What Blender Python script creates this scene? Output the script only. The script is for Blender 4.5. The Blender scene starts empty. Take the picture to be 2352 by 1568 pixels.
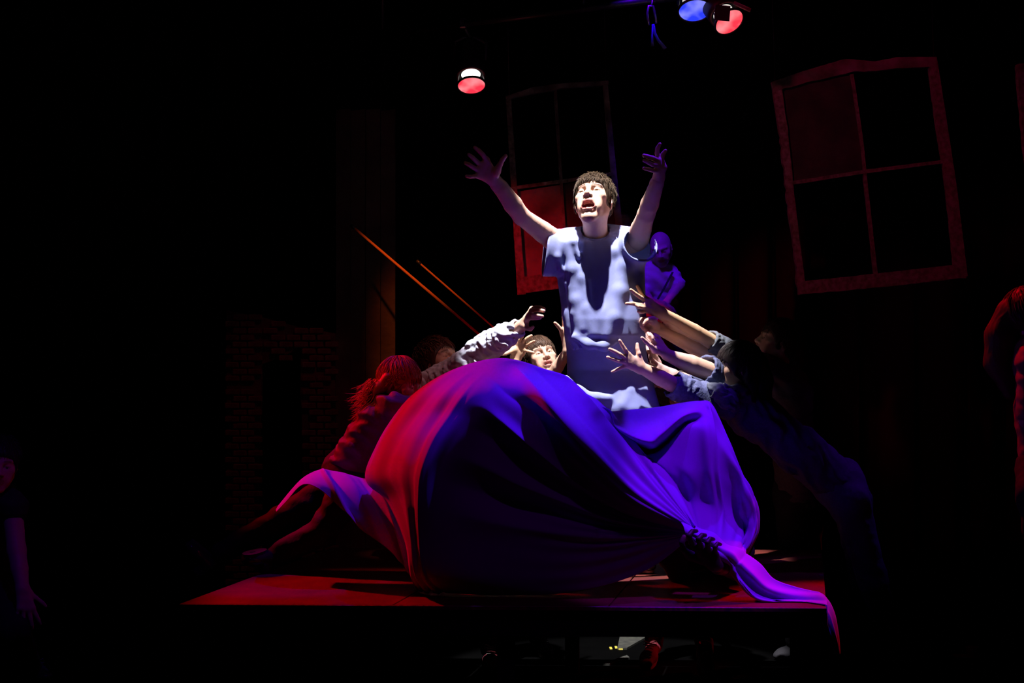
import bpy, math
import numpy as np
from mathutils import Vector, Matrix

# ------------------------------------------------------------------ camera, world, exposure, stage lights and added fill spots
sc = bpy.context.scene
C = bpy.context.collection
F = 50.0 / 36.0 * 2352.0          # focal length in pixels
PITCH = math.radians(1.21)
CAM = np.array([0.0, 0.0, 1.5])
FWD = np.array([0.0, math.cos(PITCH), math.sin(PITCH)])
UPV = np.array([0.0, -math.sin(PITCH), math.cos(PITCH)])

def P(px, py, d):
    """world point seen at photograph pixel (px,py) at distance d along the view axis"""
    return CAM + d * FWD + (px - 1176.0) / F * d * np.array([1.0, 0, 0]) + (784.0 - py) / F * d * UPV

cd = bpy.data.cameras.new('camera'); cd.lens = 50; cd.sensor_width = 36; cd.clip_end = 60
cam = bpy.data.objects.new('camera', cd); C.objects.link(cam)
cam.location = CAM; cam.rotation_euler = (math.radians(90) + PITCH, 0, 0)
sc.camera = cam
sc.view_settings.view_transform = 'Standard'; sc.view_settings.look = 'None'
sc.view_settings.exposure = 0.0; sc.view_settings.gamma = 1.0
sc.view_settings.use_curve_mapping = False
try:
    sc.cycles.use_denoising = True; sc.cycles.max_bounces = 4; sc.cycles.caustics_reflective = False
    sc.cycles.sample_clamp_indirect = 4
except Exception: pass
w = bpy.data.worlds.new('dark_house'); sc.world = w; w.use_nodes = True
w.node_tree.nodes['Background'].inputs[0].default_value = (0.25, 0.1, 0.5, 1)
w.node_tree.nodes['Background'].inputs[1].default_value = 0.0012

def spot(name, loc, target, half_deg, power, col, blend=0.15, radius=0.05):
    ld = bpy.data.lights.new(name, 'SPOT'); ld.energy = power; ld.color = col
    ld.spot_size = math.radians(2 * half_deg); ld.spot_blend = blend; ld.shadow_soft_size = radius
    o = bpy.data.objects.new(name, ld); C.objects.link(o)
    o.location = loc
    o.rotation_euler = (Vector(target) - Vector(loc)).to_track_quat('-Z', 'Y').to_euler()
    return o
RED = (1.0, 0.0, 0.014); BLUE = (0.11, 0.008, 1.0)
spot('white_special', (0.12, 5.85, 4.9), (0.41, 6.70, 1.5), 10.9, 2050, (1.0, 0.97, 1.0), 0.18, 0.035)
spot('front_fill', (0.5, 1.5, 5.0), (0.32, 6.4, 2.05), 8.0, 13, (1.0, 0.42, 0.50), 0.6, 0.1)
spot('red_back_left', (-3.4, 8.0, 3.6), (-0.50, 5.70, 0.98), 11.8, 900, RED, 0.45, 0.06)
spot('red_hair_fill', (-2.8, 5.9, 3.6), P(905, 880, 6.4), 3.8, 120, (1.0, 0.07, 0.03), 0.5, 0.06)  # spot added to bring out the highlights in the red hair
spot('pink_face_fill', (0.3, 5.6, 5.0), P(1006, 842, 6.74), 2.9, 70, (1.0, 0.42, 0.38), 0.6, 0.05)  # added lamp, stands in for the white special's spill on his face
spot('blue_top', (1.1, 6.2, 5.0), (0.62, 5.50, 0.9), 12.5, 460, BLUE, 0.45, 0.06)
spot('blue_panel_fill', (2.1, 4.9, 4.9), (0.82, 5.75, 0.92), 6.6, 640, (0.24, 0.004, 1.0), 0.45, 0.06)  # extra blue spot added to brighten the cloth's right-hand panel
spot('blue_crest_fill', (1.2, 6.1, 5.2), (0.03, 5.80, 1.45), 6.0, 330, BLUE, 0.5, 0.06)  # second blue spot, put in to lift the crest of the cloth
spot('violet_front_fill', (0.1, 3.0, 5.1), (0.10, 5.6, 0.95), 8.0, 17, (0.5, 0.0, 0.75), 0.8, 0.08)  # added dim spot that keeps the front pleats faintly visible
spot('blue_top_left', (0.0, 6.9, 4.7), (-0.84, 6.15, 1.0), 5.6, 240, BLUE, 0.5, 0.06)
spot('red_back_right', (3.0, 7.6, 3.6), (1.25, 5.6, 0.6), 7, 620, RED, 0.3, 0.07)
spot('red_window_wash', (-2.4, 6.6, 2.6), (0.22, 9.3, 2.15), 9, 200, RED, 0.7, 0.06)
spot('magenta_window_wash', (-1.0, 5.0, 4.6), (2.15, 8.6, 2.6), 14, 60, (1.0, 0.0, 0.14), 0.5, 0.1)
spot('amber_rod_fill', (-1.6, 8.0, 4.9), P(925, 625, 9.5), 7.5, 380, (1.0, 0.17, 0.02), 1.0, 0.05)  # narrow spot added just to light the two rods
spot('blue_upstage', (0.5, 7.8, 4.8), (1.08, 9.6, 2.0), 5.5, 300, (0.1, 0.0, 1.0), 0.5, 0.1)
spot('blue_left_fill', (-0.9, 3.6, 4.6), (-2.2, 6.2, 0.9), 14, 45, (0.15, 0.0, 1.0), 0.7, 0.1)  # weak lamp added to show the figure at the left border
spot('red_right_fill', (1.2, 7.6, 4.2), (2.40, 6.1, 1.45), 12, 330, RED, 0.7, 0.1)  # put in to make the right border figure visible
spot('blue_hip_fill', (3.4, 7.0, 4.3), P(1935, 1120, 6.6), 6, 75, (0.25, 0.0, 1.0), 0.8, 0.1)  # weak added spot for the leaning woman's hip
spot('red_low_fill', (2.9, 8.9, 1.3), (0.70, 7.0, 0.1), 7, 50, RED, 0.5, 0.05)
spot('red_flat_fill', (-0.6, 7.4, 3.6), (-1.5, 9.6, 1.0), 16, 9, (1.0, 0.02, 0.08), 0.8, 0.1)  # faint spot put in so the brick scenery wall shows

# ------------------------------------------------------------------ materials
def mat(name, col=(0.5, 0.5, 0.5), rough=0.6, metal=0.0, sss=0.0, attr=None, noise=None, bump=None, emit=None, spec=0.5, sheen=0.0, wave=None):
    m = bpy.data.materials.new(name); m.use_nodes = True
    nt = m.node_tree; b = nt.nodes['Principled BSDF']
    b.inputs['Base Color'].default_value = (*col, 1); b.inputs['Roughness'].default_value = rough
    b.inputs['Metallic'].default_value = metal; b.inputs['Specular IOR Level'].default_value = spec
    b.inputs['Sheen Weight'].default_value = sheen
    if sss:
        b.inputs['Subsurface Weight'].default_value = sss; b.inputs['Subsurface Radius'].default_value = (1, .35, .2)
        b.inputs['Subsurface Scale'].default_value = 0.008
    tc = nt.nodes.new('ShaderNodeTexCoord')
    src = None
    if attr:
        a = nt.nodes.new('ShaderNodeVertexColor'); a.layer_name = attr; src = a.outputs['Color']
    if noise:
        sc_, c2, det = noise
        n = nt.nodes.new('ShaderNodeTexNoise'); n.inputs['Scale'].default_value = sc_; n.inputs['Detail'].default_value = det
        nt.links.new(tc.outputs['Object'], n.inputs['Vector'])
        r = nt.nodes.new('ShaderNodeMapRange'); r.inputs[1].default_value = .35; r.inputs[2].default_value = .65
        nt.links.new(n.outputs['Fac'], r.inputs[0])
        mx = nt.nodes.new('ShaderNodeMix'); mx.data_type = 'RGBA'
        nt.links.new(r.outputs[0], mx.inputs['Factor'])
        if src: nt.links.new(src, mx.inputs['A'])
        else: mx.inputs['A'].default_value = (*col, 1)
        mx.inputs['B'].default_value = (*c2, 1); src = mx.outputs['Result']
    if src: nt.links.new(src, b.inputs['Base Color'])
    if bump:
        bs, st, kind = bump
        if kind == 'wave':
            n = nt.nodes.new('ShaderNodeTexWave'); n.inputs['Scale'].default_value = bs; n.inputs['Distortion'].default_value = 3
            out = n.outputs['Fac']
        else:
            n = nt.nodes.new('ShaderNodeTexNoise'); n.inputs['Scale'].default_value = bs; n.inputs['Detail'].default_value = 4
            out = n.outputs['Fac']
        nt.links.new(tc.outputs['Object'], n.inputs['Vector'])
        bp = nt.nodes.new('ShaderNodeBump'); bp.inputs['Strength'].default_value = st; bp.inputs['Distance'].default_value = 0.01
        nt.links.new(out, bp.inputs['Height']); nt.links.new(bp.outputs['Normal'], b.inputs['Normal'])
    if emit:
        b.inputs['Emission Color'].default_value = (*emit[0], 1); b.inputs['Emission Strength'].default_value = emit[1]
    return m

M = {}
M['skin'] = mat('skin', rough=0.5, sss=0.12, attr='tint', spec=0.35, bump=(90, .08, 'noise'))
M['eye'] = mat('eye', rough=0.15, attr='tint')
M['blue_shirt'] = mat('blue_cotton', (0.25, 0.28, 0.54), 0.85, noise=(7, (0.21, 0.24, 0.48), 3), bump=(260, .05, 'noise'))
M['lavender'] = mat('lavender_cotton', (0.78, 0.78, 0.95), 0.8, bump=(55, .2, 'noise'))
M['navy'] = mat('navy_denim', (0.11, 0.12, 0.24), 0.8, noise=(120, (0.075, 0.085, 0.17), 3), bump=(40, .5, 'noise'))
M['grey_cloth'] = mat('grey_denim', (0.13, 0.14, 0.17), 0.85, noise=(90, (0.09, 0.10, 0.12), 3), bump=(40, .4, 'noise'))
M['dark_jacket'] = mat('plum_jacket', (0.07, 0.03, 0.055), 0.7, bump=(30, .4, 'noise'))
M['black'] = mat('black_fabric', (0.014, 0.013, 0.018), 0.85, bump=(40, .3, 'noise'))
M['trouser'] = mat('dark_trousers', (0.03, 0.03, 0.045), 0.8, bump=(40, .3, 'noise'))
M['pink_trouser'] = mat('faded_trousers', (0.007, 0.004, 0.007), 0.8, bump=(40, .3, 'noise'))
M['cloth'] = mat('violet_cloth', (0.42, 0.22, 0.72), 0.75, bump=(420, .12, 'noise'), spec=0.2)
M['platform'] = mat('painted_plywood', (0.15, 0.022, 0.014), 0.5, noise=(9, (0.10, 0.014, 0.010), 6), bump=(60, .2, 'noise'))
M['edge'] = mat('worn_edge', (0.38, 0.10, 0.08), 0.55, noise=(60, (0.12, .08, .07), 4))
M['floor'] = mat('black_stage_floor', (0.0009, 0.0009, 0.001), 0.8, noise=(5, (0.0015, 0.0015, 0.0015), 4), spec=.02)
M['wall'] = mat('black_wall', (0.012, 0.012, 0.014), 0.95)
M['curtain'] = mat('black_curtain', (0.010, 0.010, 0.013), 0.95)
M['frame'] = mat('chipped_window_paint', (0.42, 0.36, 0.32), 0.7, noise=(38, (0.16, 0.11, 0.09), 6), bump=(50, .5, 'noise'))
M['frame_old'] = mat('scorched_window_paint', (0.40, 0.33, 0.30), 0.7, noise=(9, (0.12, 0.08, 0.07), 6), bump=(50, .5, 'noise'))
M['pane_cloth'] = mat('stained_pane_backing', (0.40, 0.28, 0.28), 0.85, noise=(4, (0.10, 0.06, 0.06), 6))
M['pane_dull'] = mat('dull_gauze_pane', (0.10, 0.07, 0.07), 0.9, noise=(6, (0.04, 0.03, 0.03), 6))
M['flat'] = mat('scenery_flat_paint', (0.16, 0.11, 0.10), 0.9, noise=(5, (0.09, 0.06, 0.06), 6), bump=(25, .5, 'noise'))
M['brickp'] = mat('brick_paint', (0.24, 0.13, 0.12), 0.9, noise=(14, (0.13, 0.07, 0.07), 5), bump=(50, .6, 'noise'))
M['metal'] = mat('dark_metal', (0.10, 0.10, 0.11), 0.4, 0.7)
M['steel'] = mat('bright_steel', (0.6, 0.6, 0.62), 0.3, 0.9)
M['lampblack'] = mat('lamp_housing', (0.02, 0.02, 0.022), 0.5)
M['rope'] = mat('waxed_rope', (0.75, 0.30, 0.10), 0.5, bump=(200, .5, 'wave'))
M['shoe_leather'] = mat('glossy_shoe', (0.03, 0.02, 0.025), 0.12)
M['canvas_red'] = mat('red_canvas', (0.32, 0.04, 0.06), 0.7)
M['canvas_dark'] = mat('dark_canvas', (0.08, 0.05, 0.10), 0.7)
M['white_rubber'] = mat('white_rubber', (0.75, 0.75, 0.7), 0.5)
M['lace'] = mat('white_lace', (0.8, 0.8, 0.72), 0.7)
M['tape'] = mat('glow_tape', (0.75, 0.62, 0.08), 0.5)
M['gold'] = mat('gold_ring', (0.8, 0.6, 0.2), 0.25, 1.0)
M['cord'] = mat('necklace_cord', (0.10, 0.08, 0.12), 0.6)
HAIRM = {}
def hairmat(n, c):
    if n not in HAIRM: HAIRM[n] = mat('hair_' + n, c, 0.5, attr='tint', spec=0.25)
    return HAIRM[n]

# ------------------------------------------------------------------ mesh helpers
def tag(o, label=None, cat=None, group=None, kind=None):
    if label: o['label'] = label
    if cat: o['category'] = cat
    if group: o['group'] = group
    if kind: o['kind'] = kind
    return o

ORG = {}
def empty(name, loc, label=None, cat=None, group=None, kind=None):
    o = bpy.data.objects.new(name, None); C.objects.link(o); o.location = [float(x) for x in loc]
    o.empty_display_size = .05; ORG[o.name] = np.array(loc, float)
    return tag(o, label, cat, group, kind)

def link_mesh(name, verts, faces, m, parent=None, smooth=True, colors=None):
    verts = np.asarray(verts, dtype=np.float64)
    if parent is not None:
        verts = verts - ORG[parent.name][None]
    me = bpy.data.meshes.new(name)
    if isinstance(faces, np.ndarray) and faces.ndim == 2:
        n, k = faces.shape
        me.vertices.add(len(verts)); me.vertices.foreach_set('co', verts.ravel())
        me.loops.add(n * k); me.loops.foreach_set('vertex_index', faces.astype(np.int32).ravel())
        me.polygons.add(n); me.polygons.foreach_set('loop_start', np.arange(0, n * k, k, dtype=np.int32))
        me.polygons.foreach_set('loop_total', np.full(n, k, dtype=np.int32))
        me.update(calc_edges=True); me.validate()
    else:
        me.from_pydata([tuple(v) for v in verts], [], [tuple(int(i) for i in f) for f in faces]); me.update()
    if smooth: me.polygons.foreach_set('use_smooth', np.ones(len(me.polygons), dtype=bool))
    if colors is not None:
        a = me.color_attributes.new('tint', 'FLOAT_COLOR', 'POINT')
        cc = np.ones((len(verts), 4), dtype=np.float32); cc[:, :3] = colors
        a.data.foreach_set('color', cc.ravel())
    if m is not None: me.materials.append(m)
    o = bpy.data.objects.new(name, me); C.objects.link(o)
    if parent is not None: o.parent = parent
    ORG[o.name] = ORG[parent.name] if parent is not None else np.zeros(3)
    return o

class MB:
    """collects simple solids in world coordinates"""
    def __init__(s): s.v = []; s.f = []
    def add(s, v, f):
        k = len(s.v); s.v += [tuple(map(float, x)) for x in v]; s.f += [tuple(i + k for i in q) for q in f]; return s
    def box(s, c, size, ax=None, bev=0.0):
        c = np.array(c, float); h = np.array(size, float) / 2
        A = np.eye(3) if ax is None else np.array(ax, float)     # rows: axes
        if bev <= 0:
            co = [(x, y, z) for x in (-1, 1) for y in (-1, 1) for z in (-1, 1)]
            v = [c + (np.array(q) * h) @ A for q in co]
            return s.add(v, [(0, 1, 3, 2), (4, 6, 7, 5), (0, 4, 5, 1), (2, 3, 7, 6), (0, 2, 6, 4), (1, 5, 7, 3)])
        b = min(bev, h.min() * .9); v = []; idx = {}
        for x in (-1, 1):
            for y in (-1, 1):
                for z in (-1, 1):
                    for a in range(3):
                        q = np.array([x, y, z]) * (h - b); q[a] += (x, y, z)[a] * b
                        idx[(x, y, z, a)] = len(v); v.append(c + q @ A)
        f = []
        for a in range(3):
            o1, o2 = [(1, 2), (2, 0), (0, 1)][a]
            for sgn in (-1, 1):
                q = []
                for (i, j) in ((-1, -1), (1, -1), (1, 1), (-1, 1)):
                    t = [0, 0, 0]; t[a] = sgn; t[o1] = i; t[o2] = j; q.append(idx[(*t, a)])
                f.append(q if sgn > 0 else q[::-1])
                for s2 in (-1, 1):
                    pass
        for a in range(3):                      # edges along a
            o1, o2 = [(1, 2), (2, 0), (0, 1)][a]
            for i in (-1, 1):
                for j in (-1, 1):
                    t0 = [0, 0, 0]; t1 = [0, 0, 0]
                    t0[a] = -1; t1[a] = 1; t0[o1] = t1[o1] = i; t0[o2] = t1[o2] = j
                    q = [idx[(*t0, o1)], idx[(*t1, o1)], idx[(*t1, o2)], idx[(*t0, o2)]]
                    f.append(q if i * j < 0 else q[::-1])
        for x in (-1, 1):
            for y in (-1, 1):
                for z in (-1, 1):
                    q = [idx[(x, y, z, 0)], idx[(x, y, z, 1)], idx[(x, y, z, 2)]]
                    f.append(q if x * y * z > 0 else q[::-1])
        return s.add(v, f)
    def tube(s, pts, r, n=8, cap=True, flat=None):
        pts = [np.array(p, float) for p in pts]; rr = r if hasattr(r, '__len__') else [r] * len(pts)
        up = np.array([0, 0, 1.0]); v = []; f = []; prev = None
        for i, p in enumerate(pts):
            t = pts[min(i + 1, len(pts) - 1)] - pts[max(i - 1, 0)]; t = t / (np.linalg.norm(t) + 1e-9)
            if prev is None:
                a = np.cross(t, up)
                if np.linalg.norm(a) < .1: a = np.cross(t, [1, 0, 0])
            else: a = prev - t * np.dot(prev, t)
            a /= np.linalg.norm(a) + 1e-9; b = np.cross(t, a); prev = a
            for k in range(n):
                th = 2 * math.pi * k / n
                v.append(p + rr[i] * (a * math.cos(th) + b * math.sin(th) * (flat or 1)))
        for i in range(len(pts) - 1):
            for k in range(n):
                a0 = i * n + k; a1 = i * n + (k + 1) % n
                f.append((a0, a1, a1 + n, a0 + n))
        if cap: f.append(tuple(range(n))[::-1]); f.append(tuple(range((len(pts) - 1) * n, len(pts) * n)))
        return s.add(v, f)
    def lathe(s, c, axis, prof, n=24):
        c = np.array(c, float); t = np.array(axis, float); t /= np.linalg.norm(t)
        a = np.cross(t, [0, 0, 1.0])
        if np.linalg.norm(a) < .1: a = np.cross(t, [1.0, 0, 0])
        a /= np.linalg.norm(a); b = np.cross(t, a); v = []; f = []
        for (h, r) in prof:
            for k in range(n):
                th = 2 * math.pi * k / n; v.append(c + t * h + max(r, 1e-4) * (a * math.cos(th) + b * math.sin(th)))
        for i in range(len(prof) - 1):
            for k in range(n):
                a0 = i * n + k; a1 = i * n + (k + 1) % n; f.append((a0, a1, a1 + n, a0 + n))
        return s.add(v, f)
    def build(s, name, m, parent=None, smooth=False):
        return link_mesh(name, s.v, s.f, m, parent, smooth)

def nrm(v): v = np.array(v, float); return v / (np.linalg.norm(v) + 1e-9)
# ------------------------------------------------------------------ implicit surfaces
def smin(a, b, k):
    if k <= 0: return np.minimum(a, b)
    h = np.maximum(k - np.abs(a - b), 0) / k
    return np.minimum(a, b) - h * h * k * .25

class SDF:
    def __init__(s, res=0.008): s.res = res; s.ops = []; s.disp = []
    def _add(s, fn, lo, hi, k, sub): s.ops.append((fn, np.array(lo, float), np.array(hi, float), k, sub)); return s
    def cone(s, a, b, ra, rb, k=0.01, sub=False, flat=None):
        """tapered capsule; flat=(dir, factor) squeezes it along dir"""
        a = np.array(a, float); b = np.array(b, float); m = max(ra, rb)
        ab = b - a; L2 = float(ab @ ab) + 1e-12
        if flat is not None:
            n = np.array(flat[0], float); n /= np.linalg.norm(n); q = flat[1]
        def fn(p):
            d = p - a; h = np.clip((d @ ab) / L2, 0, 1)
            e = d - h[..., None] * ab
            if flat is not None:
                c = e @ n; e = e + (c * (1 / q - 1))[..., None] * n
                return (np.sqrt((e * e).sum(-1)) - (ra + (rb - ra) * h)) * min(1, q)**.5
            return np.sqrt((e * e).sum(-1)) - (ra + (rb - ra) * h)
        return s._add(fn, np.minimum(a, b) - m, np.maximum(a, b) + m, k, sub)
    def chain(s, pts, rs, k=0.01, flat=None):
        for i in range(len(pts) - 1): s.cone(pts[i], pts[i + 1], rs[i], rs[i + 1], k, False, flat)
        return s
    def ell(s, c, r, R=None, k=0.01, sub=False):
        c = np.array(c, float); r = np.array(r, float); R = np.eye(3) if R is None else np.array(R)   # rows: axes
        def fn(p):
            q = (p - c) @ R.T; k0 = np.sqrt(((q / r) ** 2).sum(-1)) + 1e-9; k1 = np.sqrt(((q / (r * r)) ** 2).sum(-1)) + 1e-9
            return k0 * (k0 - 1) / k1
        ext = np.sqrt(((R * r[:, None]) ** 2).sum(0))
        return s._add(fn, c - ext, c + ext, k, sub)
    def loft(s, lv, k=0.02, power=2.3, sub=False):
        """lv: rows (z, cx, cy, rx, ry), z descending or ascending; stacked superellipses with flat ends"""
        lv = np.array(sorted(lv), float); z = lv[:, 0]
        def fn(p):
            q = [np.interp(p[..., 2], z, lv[:, i]) for i in range(1, 5)]
            rr = (np.abs((p[..., 0] - q[0]) / q[2]) ** power + np.abs((p[..., 1] - q[1]) / q[3]) ** power) ** (1 / power)
            d = (rr - 1) * np.minimum(q[2], q[3])
            dz = np.maximum(z[0] - p[..., 2], p[..., 2] - z[-1])
            return np.where((d > 0) & (dz > 0), np.sqrt(d * d + dz * dz), np.maximum(d, dz))
        lo = [(lv[:, 1] - lv[:, 3]).min(), (lv[:, 2] - lv[:, 4]).min(), z[0]]
        hi = [(lv[:, 1] + lv[:, 3]).max(), (lv[:, 2] + lv[:, 4]).max(), z[-1]]
        return s._add(fn, lo, hi, k, sub)
    def cut(s, p0, n, R=.12, k=.003):
        """slice off everything beyond the plane (p0, n) within R of p0"""
        p0 = np.array(p0, float); n = nrm(n)
        def fn(p):
            d = p - p0
            return np.maximum(-(d @ n), np.sqrt((d * d).sum(-1)) - R)
        return s._add(fn, p0 - R, p0 + R, k, True)
    def wrinkle(s, amp, freq, dirn=(0, 0, 1), seed=0, stretch=3.0):
        """fold relief: ridges running across dirn, broken up"""
        d = np.array(dirn, float); d /= np.linalg.norm(d); rs = np.random.RandomState(seed)
        ph = rs.rand(6) * 6.28; A = np.cross(d, [0.3, 1, 0.2]); A /= np.linalg.norm(A); B = np.cross(d, A)
        def fn(p):
            u = p @ d; a = p @ A; b = p @ B
            w_ = np.sin(freq * u + 2.1 * np.sin(freq / stretch * a + ph[0]) + 1.7 * np.sin(freq / stretch * b + ph[1]))
            w2 = np.sin(freq * 1.9 * u + 2.5 * np.sin(freq / stretch * 1.3 * b + ph[2]) + ph[3])
            g = .5 + .5 * np.sin(freq * .37 * a + ph[4]) * np.sin(freq * .31 * u + ph[5])
            return -amp * (w_ * g + .45 * w2 * (1 - g))
        s.disp.append(fn); return s
    def mesh(s):
        res = s.res
        U = [o for o in s.ops if not o[4]]
        pad = 3 * res + (0.012 if s.disp else 0)
        lo = np.min([o[1] for o in U], axis=0) - pad; hi = np.max([o[2] for o in U], axis=0) + pad
        n = np.ceil((hi - lo) / res).astype(int) + 1
        D = np.full(n, 0.06, dtype=np.float32)
        ax = [lo[i] + res * np.arange(n[i]) for i in range(3)]
        for fn, a, b, k, sub in s.ops:
            e = max(k, 0.0) + 4 * res
            i0 = np.clip(np.floor((a - e - lo) / res).astype(int), 0, n - 1); i1 = np.clip(np.ceil((b + e - lo) / res).astype(int) + 1, 1, n)
            if (i1 <= i0).any(): continue
            sl = tuple(slice(i0[i], i1[i]) for i in range(3))
            g = np.stack(np.meshgrid(ax[0][sl[0]], ax[1][sl[1]], ax[2][sl[2]], indexing='ij'), -1)
            v = fn(g)
            D[sl] = -smin(-D[sl], v, k) if sub else smin(D[sl], v, k)
        if s.disp:
            msk = np.abs(D) < 0.05
            idx = np.argwhere(msk); pts = lo + idx * res; dd = np.zeros(len(pts))
            for fn in s.disp: dd += fn(pts)
            D[msk] += dd
        return surface_nets(D, lo, res)

def surface_nets(D, lo, res):
    ins = D < 0; nx, ny, nz = D.shape
    offs = [(i, j, k) for i in (0, 1) for j in (0, 1) for k in (0, 1)]
    cnt = np.zeros((nx - 1, ny - 1, nz - 1), dtype=np.int8)
    for (i, j, k) in offs: cnt += ins[i:nx - 1 + i, j:ny - 1 + j, k:nz - 1 + k]
    act = (cnt > 0) & (cnt < 8)
    cells = np.argwhere(act); vid = -np.ones(act.shape, dtype=np.int64); vid[act] = np.arange(len(cells))
    acc = np.zeros((len(cells), 3)); num = np.zeros(len(cells))
    for a in range(3):
        for u in (0, 1):
            for v in (0, 1):
                o0 = [0, 0, 0]; o0[(a + 1) % 3] = u; o0[(a + 2) % 3] = v
                o1 = list(o0); o1[a] = 1
                c0 = cells + o0; c1 = cells + o1
                d0 = D[c0[:, 0], c0[:, 1], c0[:, 2]]; d1 = D[c1[:, 0], c1[:, 1], c1[:, 2]]
                m = (d0 < 0) != (d1 < 0)
                t = np.zeros(len(cells)); t[m] = d0[m] / (d0[m] - d1[m])
                p = np.array(o0, float)[None].repeat(len(cells), 0); p[:, a] = t
                acc[m] += p[m]; num[m] += 1
    V = lo + res * (cells + acc / num[:, None])
    quads = []
    for a in range(3):
        b, c = (a + 1) % 3, (a + 2) % 3
        s0 = [slice(1, None)] * 3; s1 = [slice(1, None)] * 3
        s0 = [slice(1, D.shape[i] - 1) for i in range(3)]; s0[a] = slice(0, D.shape[a] - 1)
        s1 = list(s0); s1[a] = slice(1, D.shape[a])
        i0 = ins[tuple(s0)]; i1 = ins[tuple(s1)]
        e = np.argwhere(i0 != i1)
        if not len(e): continue
        st = np.array([1, 1, 1]); st[a] = 0
        g = e + st; flip = ~i0[e[:, 0], e[:, 1], e[:, 2]]
        def q(db, dc):
            h = g.copy(); h[:, b] += db; h[:, c] += dc; return vid[h[:, 0], h[:, 1], h[:, 2]]
        Q = np.stack([q(-1, -1), q(0, -1), q(0, 0), q(-1, 0)], 1)
        Q[flip] = Q[flip][:, ::-1]; quads.append(Q)
    Q = np.concatenate(quads)
    # light smoothing pass
    for _ in range(2):
        S = np.zeros_like(V); N = np.zeros(len(V))
        for i in range(4):
            a_, b_ = Q[:, i], Q[:, (i + 1) % 4]
            for ax_ in range(3):
                S[:, ax_] += np.bincount(a_, V[b_, ax_], len(V)) + np.bincount(b_, V[a_, ax_], len(V))
            N += np.bincount(a_, None, len(V)) + np.bincount(b_, None, len(V))
        V = .55 * V + .45 * S / np.maximum(N, 1)[:, None]
    return V, Q

class Bag:
    """several implicit chunks merged into ONE mesh object with vertex tint"""
    def __init__(s): s.V = []; s.Q = []; s.T = []; s.n = 0
    def add(s, V, Q, col):
        s.V.append(V); s.Q.append(Q + s.n); s.n += len(V)
        s.T.append(np.broadcast_to(np.array(col, float), (len(V), 3)) if np.ndim(col) == 1 else col)
    def build(s, name, m, parent):
        return link_mesh(name, np.concatenate(s.V), np.concatenate(s.Q), m, parent, True, np.concatenate(s.T))

# ------------------------------------------------------------------ people
SKIN = (0.66, 0.40, 0.29)
def nrm(v): v = np.array(v, float); return v / (np.linalg.norm(v) + 1e-9)

def head_frame(yaw, pitch, roll):
    y, p, r = map(math.radians, (yaw, pitch, roll))
    f = np.array([0, -math.cos(p), math.sin(p)]); u = np.array([0, math.sin(p), math.cos(p)])
    Rz = np.array([[math.cos(y), -math.sin(y), 0], [math.sin(y), math.cos(y), 0], [0, 0, 1]])
    f = Rz @ f; u = Rz @ u; rv = np.cross(u, f) * 1.0         # viewer's right when the face looks at the camera
    rv = -np.cross(f, u)
    u2 = u * math.cos(r) + rv * math.sin(r)
    x = np.cross(f, u2)
    return np.stack([x, f, u2], 1)                            # columns: local x, y(forward), z(up)

def sm(x, a, b):
    t = np.clip((x - a) / (b - a), 0, 1); return t * t * (3 - 2 * t)

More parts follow.
